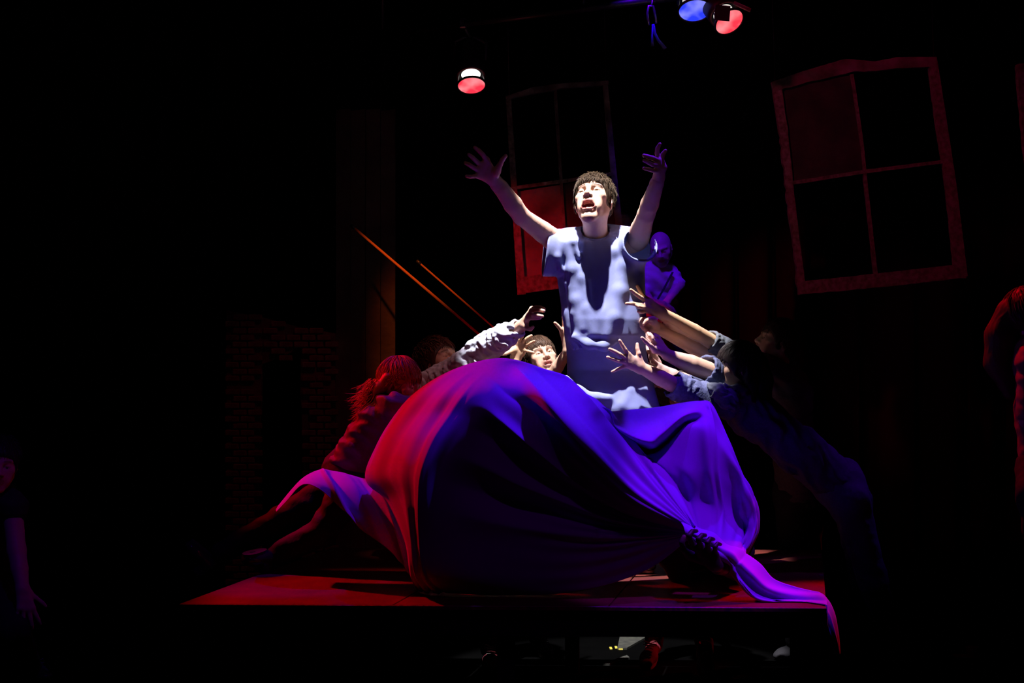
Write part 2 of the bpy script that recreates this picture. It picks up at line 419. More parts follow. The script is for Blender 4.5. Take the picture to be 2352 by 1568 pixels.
def head(bag, root, c, R, scale=1.0, neck=None, neck_r=0.056, mouth=0.0, res=0.003, skin=SKIN, female=False,
         hair=(0.05, 0.03, 0.02), lids=0.5, hairline=0.055, eyes=True, look=(0, 0), brow=None, lipcol=None, xs=1.0, jaw=None, fx=1.0):
    c = np.array(c, float); mo = mouth
    s = SDF(res)
    jw = jaw or (0.86 if female else 1.0); XS = np.array([xs, 1, 1])
    s.ell((0, -.018, .032), (.0745, .094, .090), k=.01)
    s.ell((0, .022, .005), (.068, .068, .075), k=.03)                     # front of the skull
    s.ell((0, .036, -.035), (.058 * jw, .056, .066), k=.03)               # face mass
    for sx in (-1, 1):
        s.cone((sx * .056 * jw, -.004, -.045), (sx * .020 * jw, .066, -.098 - mo * .022), .020, .014, k=.022)   # jaw line
        s.ell((sx * .046, .062, -.014), (.022, .018, .016), k=.018)       # cheekbone
        s.cone((sx * .012, .090, .026), (sx * .046, .072, .030), .0095, .008, k=.012)      # brow ridge
        s.ell((sx * .040, .060, -.052 - mo * .008), (.016, .022, .030), k=.02)     # cheek
    s.ell((0, .072, -.098 - mo * .024), (.021 * jw, .016, .0145), k=.016)  # chin
    s.cone((0, .030, -.070), (0, .062, -.092 - mo * .020), .034, .024, k=.02)
    s.cone((0, .078, -.048), (0, .080, -.062), .026, .022, k=.018)        # muzzle
    for sx in (-1, 1):
        s.ell((sx * .0315 * fx, .094, .005), (.0170, .013, .0105), k=.009, sub=True)            # eye socket
        s.ell((sx * .0185, .092, .004), (.009, .010, .009), k=.008, sub=True)
        # lids
        s.ell((sx * .031 * fx, .0735, .0050), (.0160, .0168, .0135), k=.004)
        s.ell((sx * .031 * fx, .0895, .0022 - .003 * (1 - lids)), (.0120, .0085, .0052 * lids + .0004), k=.001, sub=True)
    s.cone((0, .088, .018), (0, .1095, -.022), .0075, .0105, k=.010)      # nose bridge
    s.ell((0, .1115, -.0265), (.0115, .011, .0105), k=.006)
    for sx in (-1, 1): s.ell((sx * .0135, .101, -.0305), (.0080, .0105, .0085), k=.006)
    for sx in (-1, 1): s.ell((sx * .0075, .1035, -.0395), (.0042, .0065, .0050), k=.002, sub=True)
    s.cone((0, .099, -.042), (0, .098, -.048), .006, .006, k=.008)
    uz = -.0545; lz = -.0665 - mo * .030
    wd = (.0245 - mo * .001) * (fx * 1.12 if fx > 1 else 1)
    up = [(-wd, .080, (uz + lz) / 2), (-.54 * wd, .0945, uz + .002), (0, .0985, uz), (.54 * wd, .0945, uz + .002), (wd, .080, (uz + lz) / 2)]
    lo = [(-wd, .080, (uz + lz) / 2), (-.54 * wd, .0915, lz), (0, .0945, lz - .002), (.54 * wd, .0915, lz), (wd, .080, (uz + lz) / 2)]
    s.chain(up, [.0035, .0058, .0062, .0058, .0035], k=.005)
    s.chain(lo, [.0035, .0062, .0072, .0062, .0035], k=.005)
    if mo > 0:
        s.ell((0, .088, (uz + lz) / 2 - .001), (wd - .0025, .036, abs(uz - lz) / 2 - .0035), k=.003, sub=True)
        s.ell((0, .074, lz + .004), (.015, .022, .0075), k=.002)          # tongue
        s.cone((-.013, .088, uz - .0055), (.013, .088, uz - .0055), .0035, .0035, k=.001)  # upper teeth
    for sx in (-1, 1):                                                    # ears
        A = np.array([[sx * .92, -.38 , 0], [.38 * sx, .92, -.18], [0, .18, .98]]); A = A / np.linalg.norm(A, axis=1)[:, None]
        s.ell((sx * .078, -.010, -.004), (.0065, .0175, .0300), A, k=.006)
        s.ell((sx * .0855, -.006, .000), (.0055, .0105, .0185), A, k=.004, sub=True)
        s.ell((sx * .082, .001, -.012), (.005, .006, .008), A, k=.003)
    if neck is not None:
        nl = (np.array(neck) - c) @ R / scale / XS
        s.cone((0, -.022, -.045), nl, neck_r * .98 / scale, neck_r / scale, k=.03)
        s.cone((0, .012, -.075), nl + nrm(np.array((0, .018, 0))) * .016, .030, .030, k=.03)
    V, Q = s.mesh()
    T = np.empty((len(V), 3)); T[:] = skin
    def mix(col, f): T[:] = T * (1 - f[:, None]) + np.array(col) * f[:, None]
    x, y, z = V.T; ax_ = np.abs(x)
    mix((min(1, skin[0] * 1.08), skin[1] * .82, skin[2] * .82), .5 * np.exp(-((ax_ - .042) ** 2 + (z + .028) ** 2) / .0004) * (y > .03))
    # lips
    zc = (uz + lz) / 2; hz = abs(uz - lz) / 2 + .0065
    e = (x / (wd + .003)) ** 2 + ((z - zc) / hz) ** 2
    lc = lipcol or (0.42, 0.15, 0.13)
    mix(lc, (1 - sm(e, .8, 1.15)) * (y > .07))
    if mo > 0:
        inn = (np.abs(x) < wd) & (y < .088) & (y > .02) & (np.abs(z - zc) < hz) & ((x / wd) ** 2 + ((z - zc) / (hz - .006)) ** 2 < 1.1)
        T[inn] = (0.16, 0.03, 0.03)
        tee = inn & (z > uz - .0095) & (y > .083); T[tee] = (.75, .70, .62)
    # brows
    bz = .0255 + .004 * np.cos((ax_ - .03 * fx) / .02) ; bc = brow or tuple(q * 1.0 for q in hair)
    mix(bc, .95 * np.exp(-((z - bz) / .0050) ** 2) * sm(ax_, .010, .016) * (1 - sm(ax_, .046 * fx, .053 * fx)) * (y > .05))
    # lashes / lid line
    ee = ((ax_ - .031 * fx) / .0145) ** 2 + ((z - .0035) / (.0065 * lids + .0022)) ** 2
    mix((.08, .04, .03), .75 * np.exp(-((ee - 1) / .28) ** 2) * (y > .06) * (z > .001) * 1.0)
    # scalp takes the hair colour
    hl = hairline_z(x, y, hairline)
    mix(hair, sm(z - hl, -.004, .006))
    bag.add(c + scale * (V * XS) @ R.T, Q, T)
    if eyes:
        for sx in (-1, 1):
            ec = np.array([sx * .031 * fx, .0752, .0030]); r = .0122
            mb = MB(); mb.lathe((0, 0, 0), (0, 1, 0), [(-r, 0)] + [(-r * math.cos(t), r * math.sin(t)) for t in np.linspace(.2, 2.94, 14)] + [(r, 0)], 16)
            v = np.array(mb.v); gz = nrm((look[0], 1, look[1]))
            # turn the ball so that its pole looks along gz
            zax = gz; xax = nrm(np.cross(zax, (0, 0, 1))); yax = np.cross(xax, zax)
            B = np.stack([xax, zax, yax], 1); pol = v[:, 1] / r
            col = np.where(pol[:, None] > .985, np.array([[.01, .01, .01]]), np.where(pol[:, None] > .88, np.array([[.10, .06, .03]]), np.array([[.80, .77, .75]])))
            v = v @ B.T + ec
            link_mesh('eye', c + scale * (v * XS) @ R.T, mb.f, M['eye'], root, True, col)

def hairline_z(x, y, h):
    """height of the hair boundary around the head (local frame)"""
    front = h + .012 * 0 + .05 * 0 + 0.000 * x
    side = -.012
    h = h + .005 * np.sin(np.asarray(x) * 150 + 1) - .9 * np.maximum(np.abs(x) - .04, 0)
    nape = -.058
    t = sm(y, -.008, .036); t2 = sm(-y, .02, .075)
    return side + (front - side) * t + (nape - side) * t2 + .000 * np.abs(x)

def hair_piece(root, c, R, color, scale=1.0, style='short', n=900, seed=0, res=0.0045, hairline=0.055, puff=0.011, locks=None, name='hair', xs=1.0, fringe=0.0, thick=1.5):
    rs = np.random.RandomState(seed); hm = hairmat(name + '_' + str(seed), color)
    s = SDF(res)
    s.ell((0, -.018, .034), (.0745 + puff, .094 + puff, .090 + puff), k=.01)
    s.ell((0, .022, .010), (.066 + puff, .070 + puff * .6, .078 + puff), k=.03)
    # open the face and the nape
    s.ell((0, .118, -.055), (.125, .106, .112 + (hairline - .055)), k=.012, sub=True)
    s.ell((0, .06, -.11), (.12, .10, .10), k=.012, sub=True)
    s.ell((0, -.02, -.16), (.14, .14, .102 if style == 'short' else .07), k=.012, sub=True)
    for sx in (-1, 1): s.ell((sx * .095, .000, -.010), (.024, .026, .034), k=.008, sub=True)
    if locks is not None:
        for pts, r in locks: s.chain([np.array(q) for q in pts], r, k=.018)
    s.wrinkle(.0026, 300, (1, .15, .1), seed, 6.0)
    V, Q = s.mesh()
    R = R * np.array([xs, 1, 1])[None]
    V = c + scale * V @ R.T
    tints = []
    # separate locks of hair over the cap
    mb = MB(); cnt = 0
    while cnt < n:
        d = rs.normal(size=3); d /= np.linalg.norm(d)
        if d[2] < -.45: continue
        p = np.array([0, -.016, .034]) + d * (np.array([.0745, .094, .090]) + puff * 1.02 + .002)
        if p[2] < hairline_z(p[0], p[1], hairline) + .004: continue
        crown = np.array([0, -.05, .12]); t = p - crown; t -= d * (t @ d)
        t = nrm(t) if np.linalg.norm(t) > 1e-4 else np.array([0, 1, 0.])
        t = nrm(t + rs.normal(size=3) * (.28 if style == 'short' else .12)); t -= d * (t @ d)
        L = (.020 + .022 * rs.rand()) * (1.0 if style == 'short' else 1.5)
        lift = (.25 + .45 * rs.rand()) if style == 'short' else .04
        if style == 'short' and d[2] < .3: lift *= .35
        if fringe and p[1] > .05 and rs.rand() < .6: L += fringe * rs.rand(); t = nrm(np.array([rs.uniform(-.7, .4), .6, -.8])); t -= d * (t @ d)
        pts = []; q = p.copy()
        for i in range(4):
            pts.append(q.copy()); q = q + (t + d * lift) * L / 3; lift *= .55; t = nrm(t - d * .18)
        r0 = (.0009 + .0009 * rs.rand()) * thick
        mb.tube([c + scale * (R @ a) for a in pts], [r0 * scale, r0 * .9 * scale, r0 * .6 * scale, .0002], 3, cap=False)
        cnt += 1; tints += [.6 + .8 * rs.rand()] * 12
    for i_ in range(n // 5):           # short hair at the temples and in front of the ears
        sd = 1 if i_ % 2 else -1; yy = rs.uniform(-.03, .050); zz = rs.uniform(-.014, .080)
        if zz < hairline_z(.06, yy, hairline) - .004: continue
        q_ = 1 - ((yy + .0) / .098) ** 2 - ((zz - .02) / .115) ** 2
        if q_ < .05: continue
        p = np.array([sd * ((.0815 + puff) * math.sqrt(q_)), yy, zz]); t = nrm((0, rs.uniform(-.9, .1), -1)); L = .012 + .008 * rs.rand(); out = np.array([sd * .12, 0, 0])
        pts = [p + (t * L * k_ / 3) + out * L * k_ for k_ in range(4)]; r0 = .0013
        mb.tube([c + scale * (R @ a) for a in pts], [r0, r0 * .9, r0 * .6, .0002], 3, cap=False); tints += [.5 + .6 * rs.rand()] * 12
    b = Bag(); cc = np.array(color); b.add(V, Q, cc * .6)
    V2 = np.array(mb.v).reshape(-1, 3)
    if len(V2): b.add(V2, np.array(mb.f).reshape(-1, 4), np.array(tints)[:, None] * cc[None])
    return link_mesh(name, np.concatenate(b.V), np.concatenate(b.Q), hm, root, True, np.concatenate(b.T))

FN = ('index', 'middle', 'ring', 'pinky')
def auto_hand(wr, d, n, side, spread=1.0, curl=0.3, sc_=1.0, thumb_out=1.0):
    """joints of a hand: d finger direction, n palm normal, side thumb side sign"""
    X = nrm(d); Z = nrm(np.array(n) - X * np.dot(n, X)); Y = np.cross(Z, X) * side
    wr = np.array(wr, float); H = {}
    base = {'index': (.088, .027), 'middle': (.090, .009), 'ring': (.085, -.010), 'pinky': (.076, -.027)}
    ln = {'index': (.040, .024, .019), 'middle': (.044, .027, .020), 'ring': (.041, .025, .019), 'pinky': (.032, .018, .016)}
    ang = {'index': 13, 'middle': 3, 'ring': -8, 'pinky': -20}
    for i, f in enumerate(FN):
        b = wr + sc_ * (X * base[f][0] + Y * base[f][1]); a = math.radians(ang[f] * spread)
        u = X * math.cos(a) + Y * math.sin(a); pts = [b]; th = curl * (.55 + .12 * i)
        for L in ln[f]:
            pts.append(pts[-1] + sc_ * L * (u * math.cos(th) + Z * math.sin(th))); th += curl * .8
        H[f] = pts
    t = thumb_out
    H['thumb'] = [wr + sc_ * (X * .022 + Y * .020 + Z * .008), wr + sc_ * (X * .050 + Y * (.030 + .018 * t) + Z * .016),
                  wr + sc_ * (X * .074 + Y * (.036 + .034 * t) + Z * .022), wr + sc_ * (X * .094 + Y * (.040 + .044 * t) + Z * .028)]
    return H

def px_hand(h): return {k: [P(*q) for q in v] for k, v in h.items()}

def hand(bag, wr, el, H, r_w=.028, r_f=.036, hs=1.0, res=.0028, skin=SKIN, forearm=1.0, palm_r=.0115):
    """hand with palm, four fingers and thumb plus the part of the forearm that shows"""
    s = SDF(res); wr = np.array(wr, float); el = np.array(el, float)
    k0 = [H[f][0] for f in FN]; across = nrm(k0[0] - k0[3])
    mid = (k0[1] + k0[2]) / 2
    st = wr + (el - wr) * forearm
    m1 = wr + (el - wr) * forearm * .55
    s.cone(wr, m1, r_w, r_f * .98, .0); s.cone(m1, st, r_f * .98, r_f, .004)
    for i, f in enumerate(FN):
        s.cone(wr + across * (.014 - .0093 * i) * hs, H[f][0], (.0155 if i < 3 else .014) * hs, palm_r * hs, .016)
    s.cone(H['index'][0], H['pinky'][0], palm_r * .92 * hs, palm_r * .85 * hs, .010)
    s.cone((wr + mid) / 2 + across * .012, (wr + mid) / 2 - across * .014, .0135 * hs, .013 * hs, .012)
    T = H['thumb']
    s.cone(wr + (T[0] - wr) * .4, T[0], .016 * hs, .0165 * hs, .014)
    s.cone(T[0], T[1], .0155 * hs, .0115 * hs, .012); s.cone(T[1], T[2], .0105 * hs, .0098 * hs, .003)
    if len(T) > 3: s.cone(T[2], T[3], .0102 * hs, .0078 * hs, .002)
    for i, f in enumerate(FN):
        rs_ = [(.0102, .0096, .0090, .0074), (.0104, .0098, .0091, .0076), (.0100, .0094, .0087, .0072), (.0090, .0084, .0078, .0066)][i]
        pts = H[f]
        if len(pts) < 4: rs_ = (rs_[0], rs_[1], rs_[3])[:len(pts)]
        for j in range(len(pts) - 1): s.cone(pts[j], pts[j + 1], rs_[j] * hs, rs_[j + 1] * hs, .006 if j == 0 else .002)
    V, Q = s.mesh()
    col = np.empty((len(V), 3)); col[:] = skin
    for f in FN + ('thumb',):                                   # redder finger ends and a paler nail
        tip = H[f][-1]; dd = np.linalg.norm(V - tip, axis=1)
        fct = .35 * np.exp(-(dd / .014) ** 2)[:, None]; col = col * (1 - fct) + np.array((.72, .34, .27)) * fct
    bag.add(V, Q, col)

def limb(s, pts, rs, k=.02): s.chain(pts, rs, k)

def shoe(root, heel, toe, m, up=(0, 0, 1), sole=None, laces=None, res=.005, k=1.0, name='shoe'):
    heel = np.array(heel, float); toe = np.array(toe, float); d = nrm(toe - heel); up = nrm(np.array(up) - d * np.dot(up, d)); sd = np.cross(d, up)
    L = np.linalg.norm(toe - heel); s = SDF(res)
    s.cone(heel + up * .045, heel + up * .085, .036 * k, .036 * k, .02)
    s.cone(heel + up * .034, heel + d * L * .55 + up * .030, .035 * k, .036 * k, .03, flat=(up, .85))
    s.cone(heel + d * L * .5 + up * .028, toe - d * .035 + up * .024, .040 * k, .034 * k, .03, flat=(up, .62))
    s.ell(heel + up * .115, (.028, .028, .028), k=.006, sub=True)
    V, Q = s.mesh(); o = link_mesh(name, V, Q, m, root)
    if sole is not None:
        mb = MB(); n = 20; a = []; b = []
        for i in range(n):
            t = 2 * math.pi * i / n; u = math.cos(t); w_ = math.sin(t)
            wd = .036 + .008 * (u > 0) * abs(u) ** .5
            q = heel + d * (L * .44 + u * (L * .5)) + sd * w_ * wd * k
            a.append(q + up * .016); b.append(q - up * .004)
        v = a + b + [heel + d * L * .44 + up * .016, heel + d * L * .44 - up * .004]
        f = [(i, (i + 1) % n, n + (i + 1) % n, n + i) for i in range(n)] + [(2 * n, (i + 1) % n, i) for i in range(n)] + [(2 * n + 1, n + i, n + (i + 1) % n) for i in range(n)]
        mb.add(v, f); so = mb.build('sole', sole, o)
    if laces is not None:
        mb = MB()
        for i in range(5):
            c0 = heel + d * (L * (.40 + .075 * i)) + up * (.076 - .007 * i)
            mb.tube([c0 - sd * .022 + d * .006, c0 + up * .004, c0 + sd * .022 - d * .006], .0028, 5)
        c0 = heel + d * L * .36 + up * .086
        mb.tube([c0, c0 + sd * .03 + up * .012, c0 + sd * .035 - up * .008, c0], .0026, 5)
        mb.tube([c0, c0 - sd * .03 + up * .012, c0 - sd * .035 - up * .008, c0], .0026, 5)
        mb.build('lace', laces, o)
    return o

def person(label, base, J, head_opt, arms, top, bottom=None, hair=None, shoes=None, group=None, build=1.0, res=.011, skin=SKIN,
           collar=False, torso_wr=.006, topname='jacket', hand_res=.0032, top_res=.0085, botres=.012):
    """J: joints in world space. arms: list of dicts(sh, el, wr, cover, hand, cuff, hs). top/bottom: materials"""
    root = empty('person', base, label, 'person', group)
    bag = Bag(); b = build
    fr = nrm(J.get('front', (0, -1, 0)))
    s = SDF(res)
    s.cone(J['neck'], J['chest'], .055 * b, .085 * b, .03)
    s.cone(J['chest'], J['belly'], .112 * b, .104 * b, .05, flat=(fr, .82)); s.cone(J['belly'], J['pelvis'], .104 * b, .115 * b, .05, flat=(fr, .85))
    for a in arms:
        s.cone((np.array(J['neck']) * .35 + np.array(J['chest']) * .25 + np.array(a['sh']) * .4), a['sh'], .055 * b, .050 * b, .04)
        s.chain([a['sh'], a['el']], [.047 * b, .040 * b], .02)
        s.chain([a['el'], a['wr']], [.040 * b, .027 * b], .02)
    for L in J.get('legs', []):
        s.chain([L[0], L[1], L[2]], [.075 * b, .052 * b, .036 * b], .03)
        s.cone(J['pelvis'], L[0], .095 * b, .080 * b, .05)
    V, Q = s.mesh(); bag.add(V, Q, skin)
    if head_opt:
        R = head_frame(*head_opt['rot']); kw = {k_: v for k_, v in head_opt.items() if k_ not in ('c', 'rot')}
        head(bag, root, head_opt['c'], R, neck=J['neck'], skin=skin, **kw)
    for a in arms:
        if a.get('hand'):
            hand(bag, a['wr'], a['el'], a['hand'], a.get('rw', .027), a.get('rf', .036), a.get('hs', 1.0), hand_res, a.get('skin', skin), a.get('fore', .95))
    bag.build('body', M['skin'], root)
    if top is not None:
        s = SDF(top_res); g = .018
        s.cone(J['neck'] if collar else (np.array(J['neck']) * .6 + np.array(J['chest']) * .4), J['chest'], (.066 if collar else .08) * b, .11 * b, .04)
        s.cone(J['chest'], J['belly'], (.112 + g) * b, (.104 + g) * b, .05, flat=(fr, .84))
        s.cone(J['belly'], J['pelvis'], (.106 + g) * b, (.115 + g) * b, .05, flat=(fr, .87))
        for a in arms:
            q = a.get('loose', 1.0)
            s.cone((np.array(J['neck']) * .35 + np.array(J['chest']) * .25 + np.array(a['sh']) * .4), a['sh'], .070 * b, .066 * b, .05)
            cv = a.get('cover', 2.0)
            s.cone(a['sh'], np.array(a['sh']) + (np.array(a['el']) - a['sh']) * min(cv, 1.0), .064 * b * q, .054 * b * q, .03)
            if cv > 1:
                e = np.array(a['el']) + (np.array(a['wr']) - a['el']) * (cv - 1)
                s.cone(a['el'], e, .054 * b * q, (.054 - .014 * (cv - 1)) * b * q, .025)
        if collar is False:
            s.cone(J['neck'], np.array(J['neck']) + (np.array(J['neck']) - J['chest']) * .5, .062 * b, .062 * b, .012, sub=True)
        s.wrinkle(torso_wr, 75, J.get('fold', (.3, .2, 1)), hash(label) % 97 if False else len(label), 2.6)
        V, Q = s.mesh(); tp = link_mesh(topname, V, Q, top, root)
        for a in arms:
            if a.get('cuff'):
                cm, r0, t0, t1 = a['cuff']; s = SDF(.0045); A = np.array(a['el']); B = np.array(a['wr'])
                if t0 < 1: pa = np.array(a['sh']) + (A - a['sh']) * t0
                else: pa = A + (B - A) * (t0 - 1)
                pb = A + (B - A) * (t1 - 1); ax_ = nrm(pb - pa)
                s.cone(pa, pb + ax_ * .02, r0, r0 * .96, .01)
                s.cone(pa + (pb - pa) * .45, pb - ax_ * .015, r0 + .003, r0 + .004, .006)
                s.cone(pb - ax_ * .025, pb + ax_ * .10, r0 - .010, r0 - .008, .003, sub=True)
                s.cut(pb, ax_ + np.array((0, 0, .15)))
                s.wrinkle(.0045, 150, (ax_ + .4), 5, 2.0)
                V, Q = s.mesh(); link_mesh('cuff', V, Q, cm, tp)
    if bottom is not None and J.get('legs'):
        s = SDF(botres)
        for L in J['legs']:
            s.cone(J['pelvis'], L[0], .122 * b, .100 * b, .05)
            s.chain([L[0], L[1], L[2]], [.096 * b, .070 * b, .056 * b], .03)
        s.wrinkle(.006, 60, (.2, .3, 1), 3, 2.5)
        V, Q = s.mesh(); link_mesh('trousers', V, Q, bottom, root)
    if shoes:
        for (h_, t_, m_, kw) in shoes: shoe(root, h_, t_, m_, **kw)
    return root

# ------------------------------------------------------------------ the setting
def struct(name, mb, m): o = mb.build(name, m); o['kind'] = 'structure'; return o
mb = MB(); mb.box((0, 4.0, -.05), (13, 17, .1)); struct('floor', mb, M['floor'])
mb = MB(); mb.box((0, 12.5, 2.7), (13, .1, 5.5)); struct('wall_back', mb, M['wall'])
mb = MB(); mb.box((-6.5, 4.0, 2.7), (.1, 17, 5.5)); struct('wall_left', mb, M['wall'])
mb = MB(); mb.box((6.5, 4.0, 2.7), (.1, 17, 5.5)); struct('wall_right', mb, M['wall'])
mb = MB(); mb.box((0, 4.0, 5.5), (13, 17, .1)); struct('ceiling', mb, M['wall'])

def curtain(x0, x1, y, z0, z1, label):
    n = int((x1 - x0) / .035); v = []; f = []
    for i in range(n + 1):
        x = x0 + (x1 - x0) * i / n; d = .07 * math.sin(x * 17 + 1.3 * math.sin(x * 3.1)) + .02 * math.sin(x * 41)
        for j, z in enumerate((z0, (z0 + z1) / 2, z1)): v.append((x, y + d * (1.1 - .25 * j), z))
    for i in range(n):
        for j in range(2): a = i * 3 + j; f.append((a, a + 3, a + 4, a + 1))
    b = empty('stage_curtain', ((x0 + x1) / 2, y, z0), label, 'curtain')
    o = link_mesh('drape', v, f, M['curtain'], b)
    sl = o.modifiers.new('thick', 'SOLIDIFY'); sl.thickness = .006
    mb = MB(); mb.tube([(x0, y, z1 + .02), (x1, y, z1 + .02)], .024, 10); mb.build('curtain_pipe', M['metal'], b, True)
curtain(-6.2, 6.2, 11.9, .01, 5.0, 'black pleated backcloth closing the rear of the stage')

# --- the platform (a riser on legs)
ZP = .60
def on_top(px, py): d = (CAM[2] - ZP) / ((py - 853.0) / F); return P(px, py, d)
def plat_pt(px, py):
    # ray / plane z = ZP
    r = P(px, py, 1.0) - CAM; return CAM + r * (ZP - CAM[2]) / r[2]
A_ = plat_pt(413, 1386); B_ = plat_pt(1898, 1395); Cc = plat_pt(1888, 1262)
side = Cc - B_; D_ = A_ + side; seam = .955
plat = empty('platform', ((A_ + B_ + Cc + D_) / 4 * np.array([1, 1, 0])), 'low black-legged wooden stage platform with worn front edge, under the violet cloth', 'platform')
def slab(name, q, z0, z1, m, parent, bev=0.0):
    v = [(*p[:2], z0) for p in q] + [(*p[:2], z1) for p in q]
    mb = MB(); mb.add(v, [(3, 2, 1, 0), (4, 5, 6, 7), (0, 1, 5, 4), (1, 2, 6, 5), (2, 3, 7, 6), (3, 0, 4, 7)])
    o = mb.build(name, m, parent)
    if bev: bv = o.modifiers.new('bevel', 'BEVEL'); bv.width = bev; bv.segments = 2
    return o
half = 2
for i in range(3):
    t0, t1 = i / 3 + (.0012 if i else 0), (i + 1) / 3 - (.0012 if i < 2 else 0)
    q = [A_ + (B_ - A_) * t0, A_ + (B_ - A_) * t1]
    q = q + [q[1] + side * .92, q[0] + side * .92]
    slab('deck_board', q, ZP - .018, ZP, M['platform'], plat, .002)
q = [A_ + side * .925, B_ + side * .925, B_ + side, A_ + side]
slab('rear_board', q, ZP - .018, ZP - .001, M['platform'], plat, .002)
u_ = nrm(B_ - A_); w_ = nrm(side)
def rail(a, b, nm='frame_rail'):
    a = a * np.array([1, 1, 0]) + np.array([0, 0, ZP - .069]); b = b * np.array([1, 1, 0]) + np.array([0, 0, ZP - .069])
    d = nrm(b - a); mb = MB(); mb.box((a + b) / 2, (np.linalg.norm(b - a), .036, .1), np.array([d, np.cross((0, 0, 1), d), (0, 0, 1)]))
    return mb.build(nm, M['black'], plat)
ins_ = .035
rail(A_ + w_ * ins_ + u_ * ins_, B_ + w_ * ins_ - u_ * ins_); rail(A_ + side - w_ * ins_ + u_ * ins_, B_ + side - w_ * ins_ - u_ * ins_)
rail(A_ + u_ * ins_ + w_ * .08, A_ + side + u_ * ins_ - w_ * .08); rail(B_ - u_ * ins_ + w_ * .08, B_ + side - u_ * ins_ - w_ * .08)
mb = MB(); e0 = A_ + np.array([0, 0, -.009]); e1 = B_ + np.array([0, 0, -.009])
dd = nrm(e1 - e0); mb.box((e0 + e1) / 2 + np.array([0, -.004, 0]), (np.linalg.norm(e1 - e0), .007, .017), np.array([dd, np.cross((0, 0, 1), dd), (0, 0, 1)]), .002)
mb.build('edge_strip', M['edge'], plat)
for t in (.04, .5, .96):
    for s_ in (.06, .94):
        p = A_ + (B_ - A_) * t + side * s_; mb = MB(); mb.box((p[0], p[1], (ZP - .12) / 2), (.07, .07, ZP - .12), None, .004); mb.build('leg', M['black'], plat)
for t0, t1 in ((.05, .30), (.95, .72)):
    p = A_ + (B_ - A_) * t0 + side * .5; q = A_ + (B_ - A_) * t1 + side * .5
    mb = MB(); mb.tube([(p[0], p[1], .06), (q[0], q[1], ZP - .12)], .014, 6); mb.build('brace', M['metal'], plat)
for px, py in ((1884, 1273), (1885, 1322)):
    p = plat_pt(px, py); mb = MB(); mb.lathe(p, (0, 0, 1), [(0, .012), (.004, .011), (.006, .006), (.0062, 0)], 12); mb.build('bolt', M['steel'], plat)

# --- hanging window frames
def px_bar(mb, pts, wds, d, thick=.045, seed=0, rough=.0):
    """bar through photo points on a plane at distance d: a strip of real thickness"""
    rs = np.random.RandomState(seed); L = []
    n = len(pts); fine = []
    for i in range(n - 1):
        m_ = max(2, int(math.hypot(pts[i + 1][0] - pts[i][0], pts[i + 1][1] - pts[i][1]) / 12))
        for k in range(m_): t = k / m_; fine.append((pts[i][0] * (1 - t) + pts[i + 1][0] * t, pts[i][1] * (1 - t) + pts[i + 1][1] * t, wds[i] * (1 - t) + wds[i + 1] * t))
    fine.append((*pts[-1], wds[-1])); v = []; f = []
    for i, (x, y, wd) in enumerate(fine):
        a = fine[max(i - 1, 0)]; b = fine[min(i + 1, len(fine) - 1)]
        tx, ty = b[0] - a[0], b[1] - a[1]; l = math.hypot(tx, ty); nx, ny = -ty / l, tx / l
        h0 = wd / 2 * (1 - rough * max(0, rs.rand() - .35)); h1 = wd / 2 * (1 - rough * .4 * max(0, rs.rand() - .35))
        p0 = P(x + nx * h0, y + ny * h0, d); p1 = P(x - nx * h1, y - ny * h1, d); bk = FWD * thick
        v += [p0, p1, p1 + bk, p0 + bk]
    for i in range(len(fine) - 1):
        for k in range(4): f.append((i * 4 + k, i * 4 + (k + 1) % 4, i * 4 + 4 + (k + 1) % 4, i * 4 + 4 + k))
    f.append((3, 2, 1, 0)); m_ = (len(fine) - 1) * 4; f.append((m_, m_ + 1, m_ + 2, m_ + 3))
    return mb.add(v, f)
def px_panel(mb, q, d, thick):
    v = [P(x, y, d) for x, y in q] + [P(x, y, d) + FWD * thick for x, y in q]
    return mb.add(v, [(0, 1, 2, 3), (7, 6, 5, 4), (0, 4, 5, 1), (1, 5, 6, 2), (2, 6, 7, 3), (3, 7, 4, 0)])

def part(mb, name, m, parent, smooth=False): return mb.build(name, m, parent, smooth)
dW = 8.8
wn = empty('window_frame', P(2030, 680, dW), 'large tilted white window frame with four panes hanging upper right', 'window frame', 'salvaged window frames hung as scenery')
part(px_bar(MB(), [(1784, 192), (1800, 300), (1818, 470), (1830, 560), (1843, 676)], [20, 21, 19, 16, 22], dW, seed=1, rough=.6), 'stile', M['frame'], wn)
part(px_bar(MB(), [(2143, 138), (2160, 260), (2186, 430), (2209, 636)], [20, 24, 24, 28], dW, seed=2, rough=.15), 'stile', M['frame'], wn)
part(px_bar(MB(), [(1776, 199), (1850, 176), (1945, 151), (2010, 152), (2060, 144), (2152, 142)], [24, 28, 34, 22, 26, 24], dW - .004, seed=3, rough=.3), 'top_rail', M['frame_old'], wn)
part(px_bar(MB(), [(1836, 662), (2005, 645), (2218, 622)], [31, 33, 34], dW - .004, seed=4, rough=.2), 'bottom_rail', M['frame'], wn)
part(px_bar(MB(), [(1957, 170), (1980, 330), (1990, 430), (2013, 640)], [8, 8, 8, 9], dW + .008, .03, 5, .3), 'glazing_bar', M['frame'], wn)
part(px_bar(MB(), [(1820, 420), (1985, 394), (2165, 371)], [9, 9, 8], dW + .006, .03, 6, .3), 'glazing_bar', M['frame'], wn)
part(px_panel(MB(), [(1795, 200), (1960, 172), (1987, 392), (1822, 418)], dW + .02, .006), 'pane', M['pane_dull'], wn)
for a, b in (((1780, 190), (1766, -260)), ((2145, 135), (2130, -260))):
    mb = MB(); mb.tube([P(*a, dW + .02), P(*b, dW + .02)], .0028, 5); part(mb, 'hanging_wire', M['metal'], wn, True)
dW = 9.1
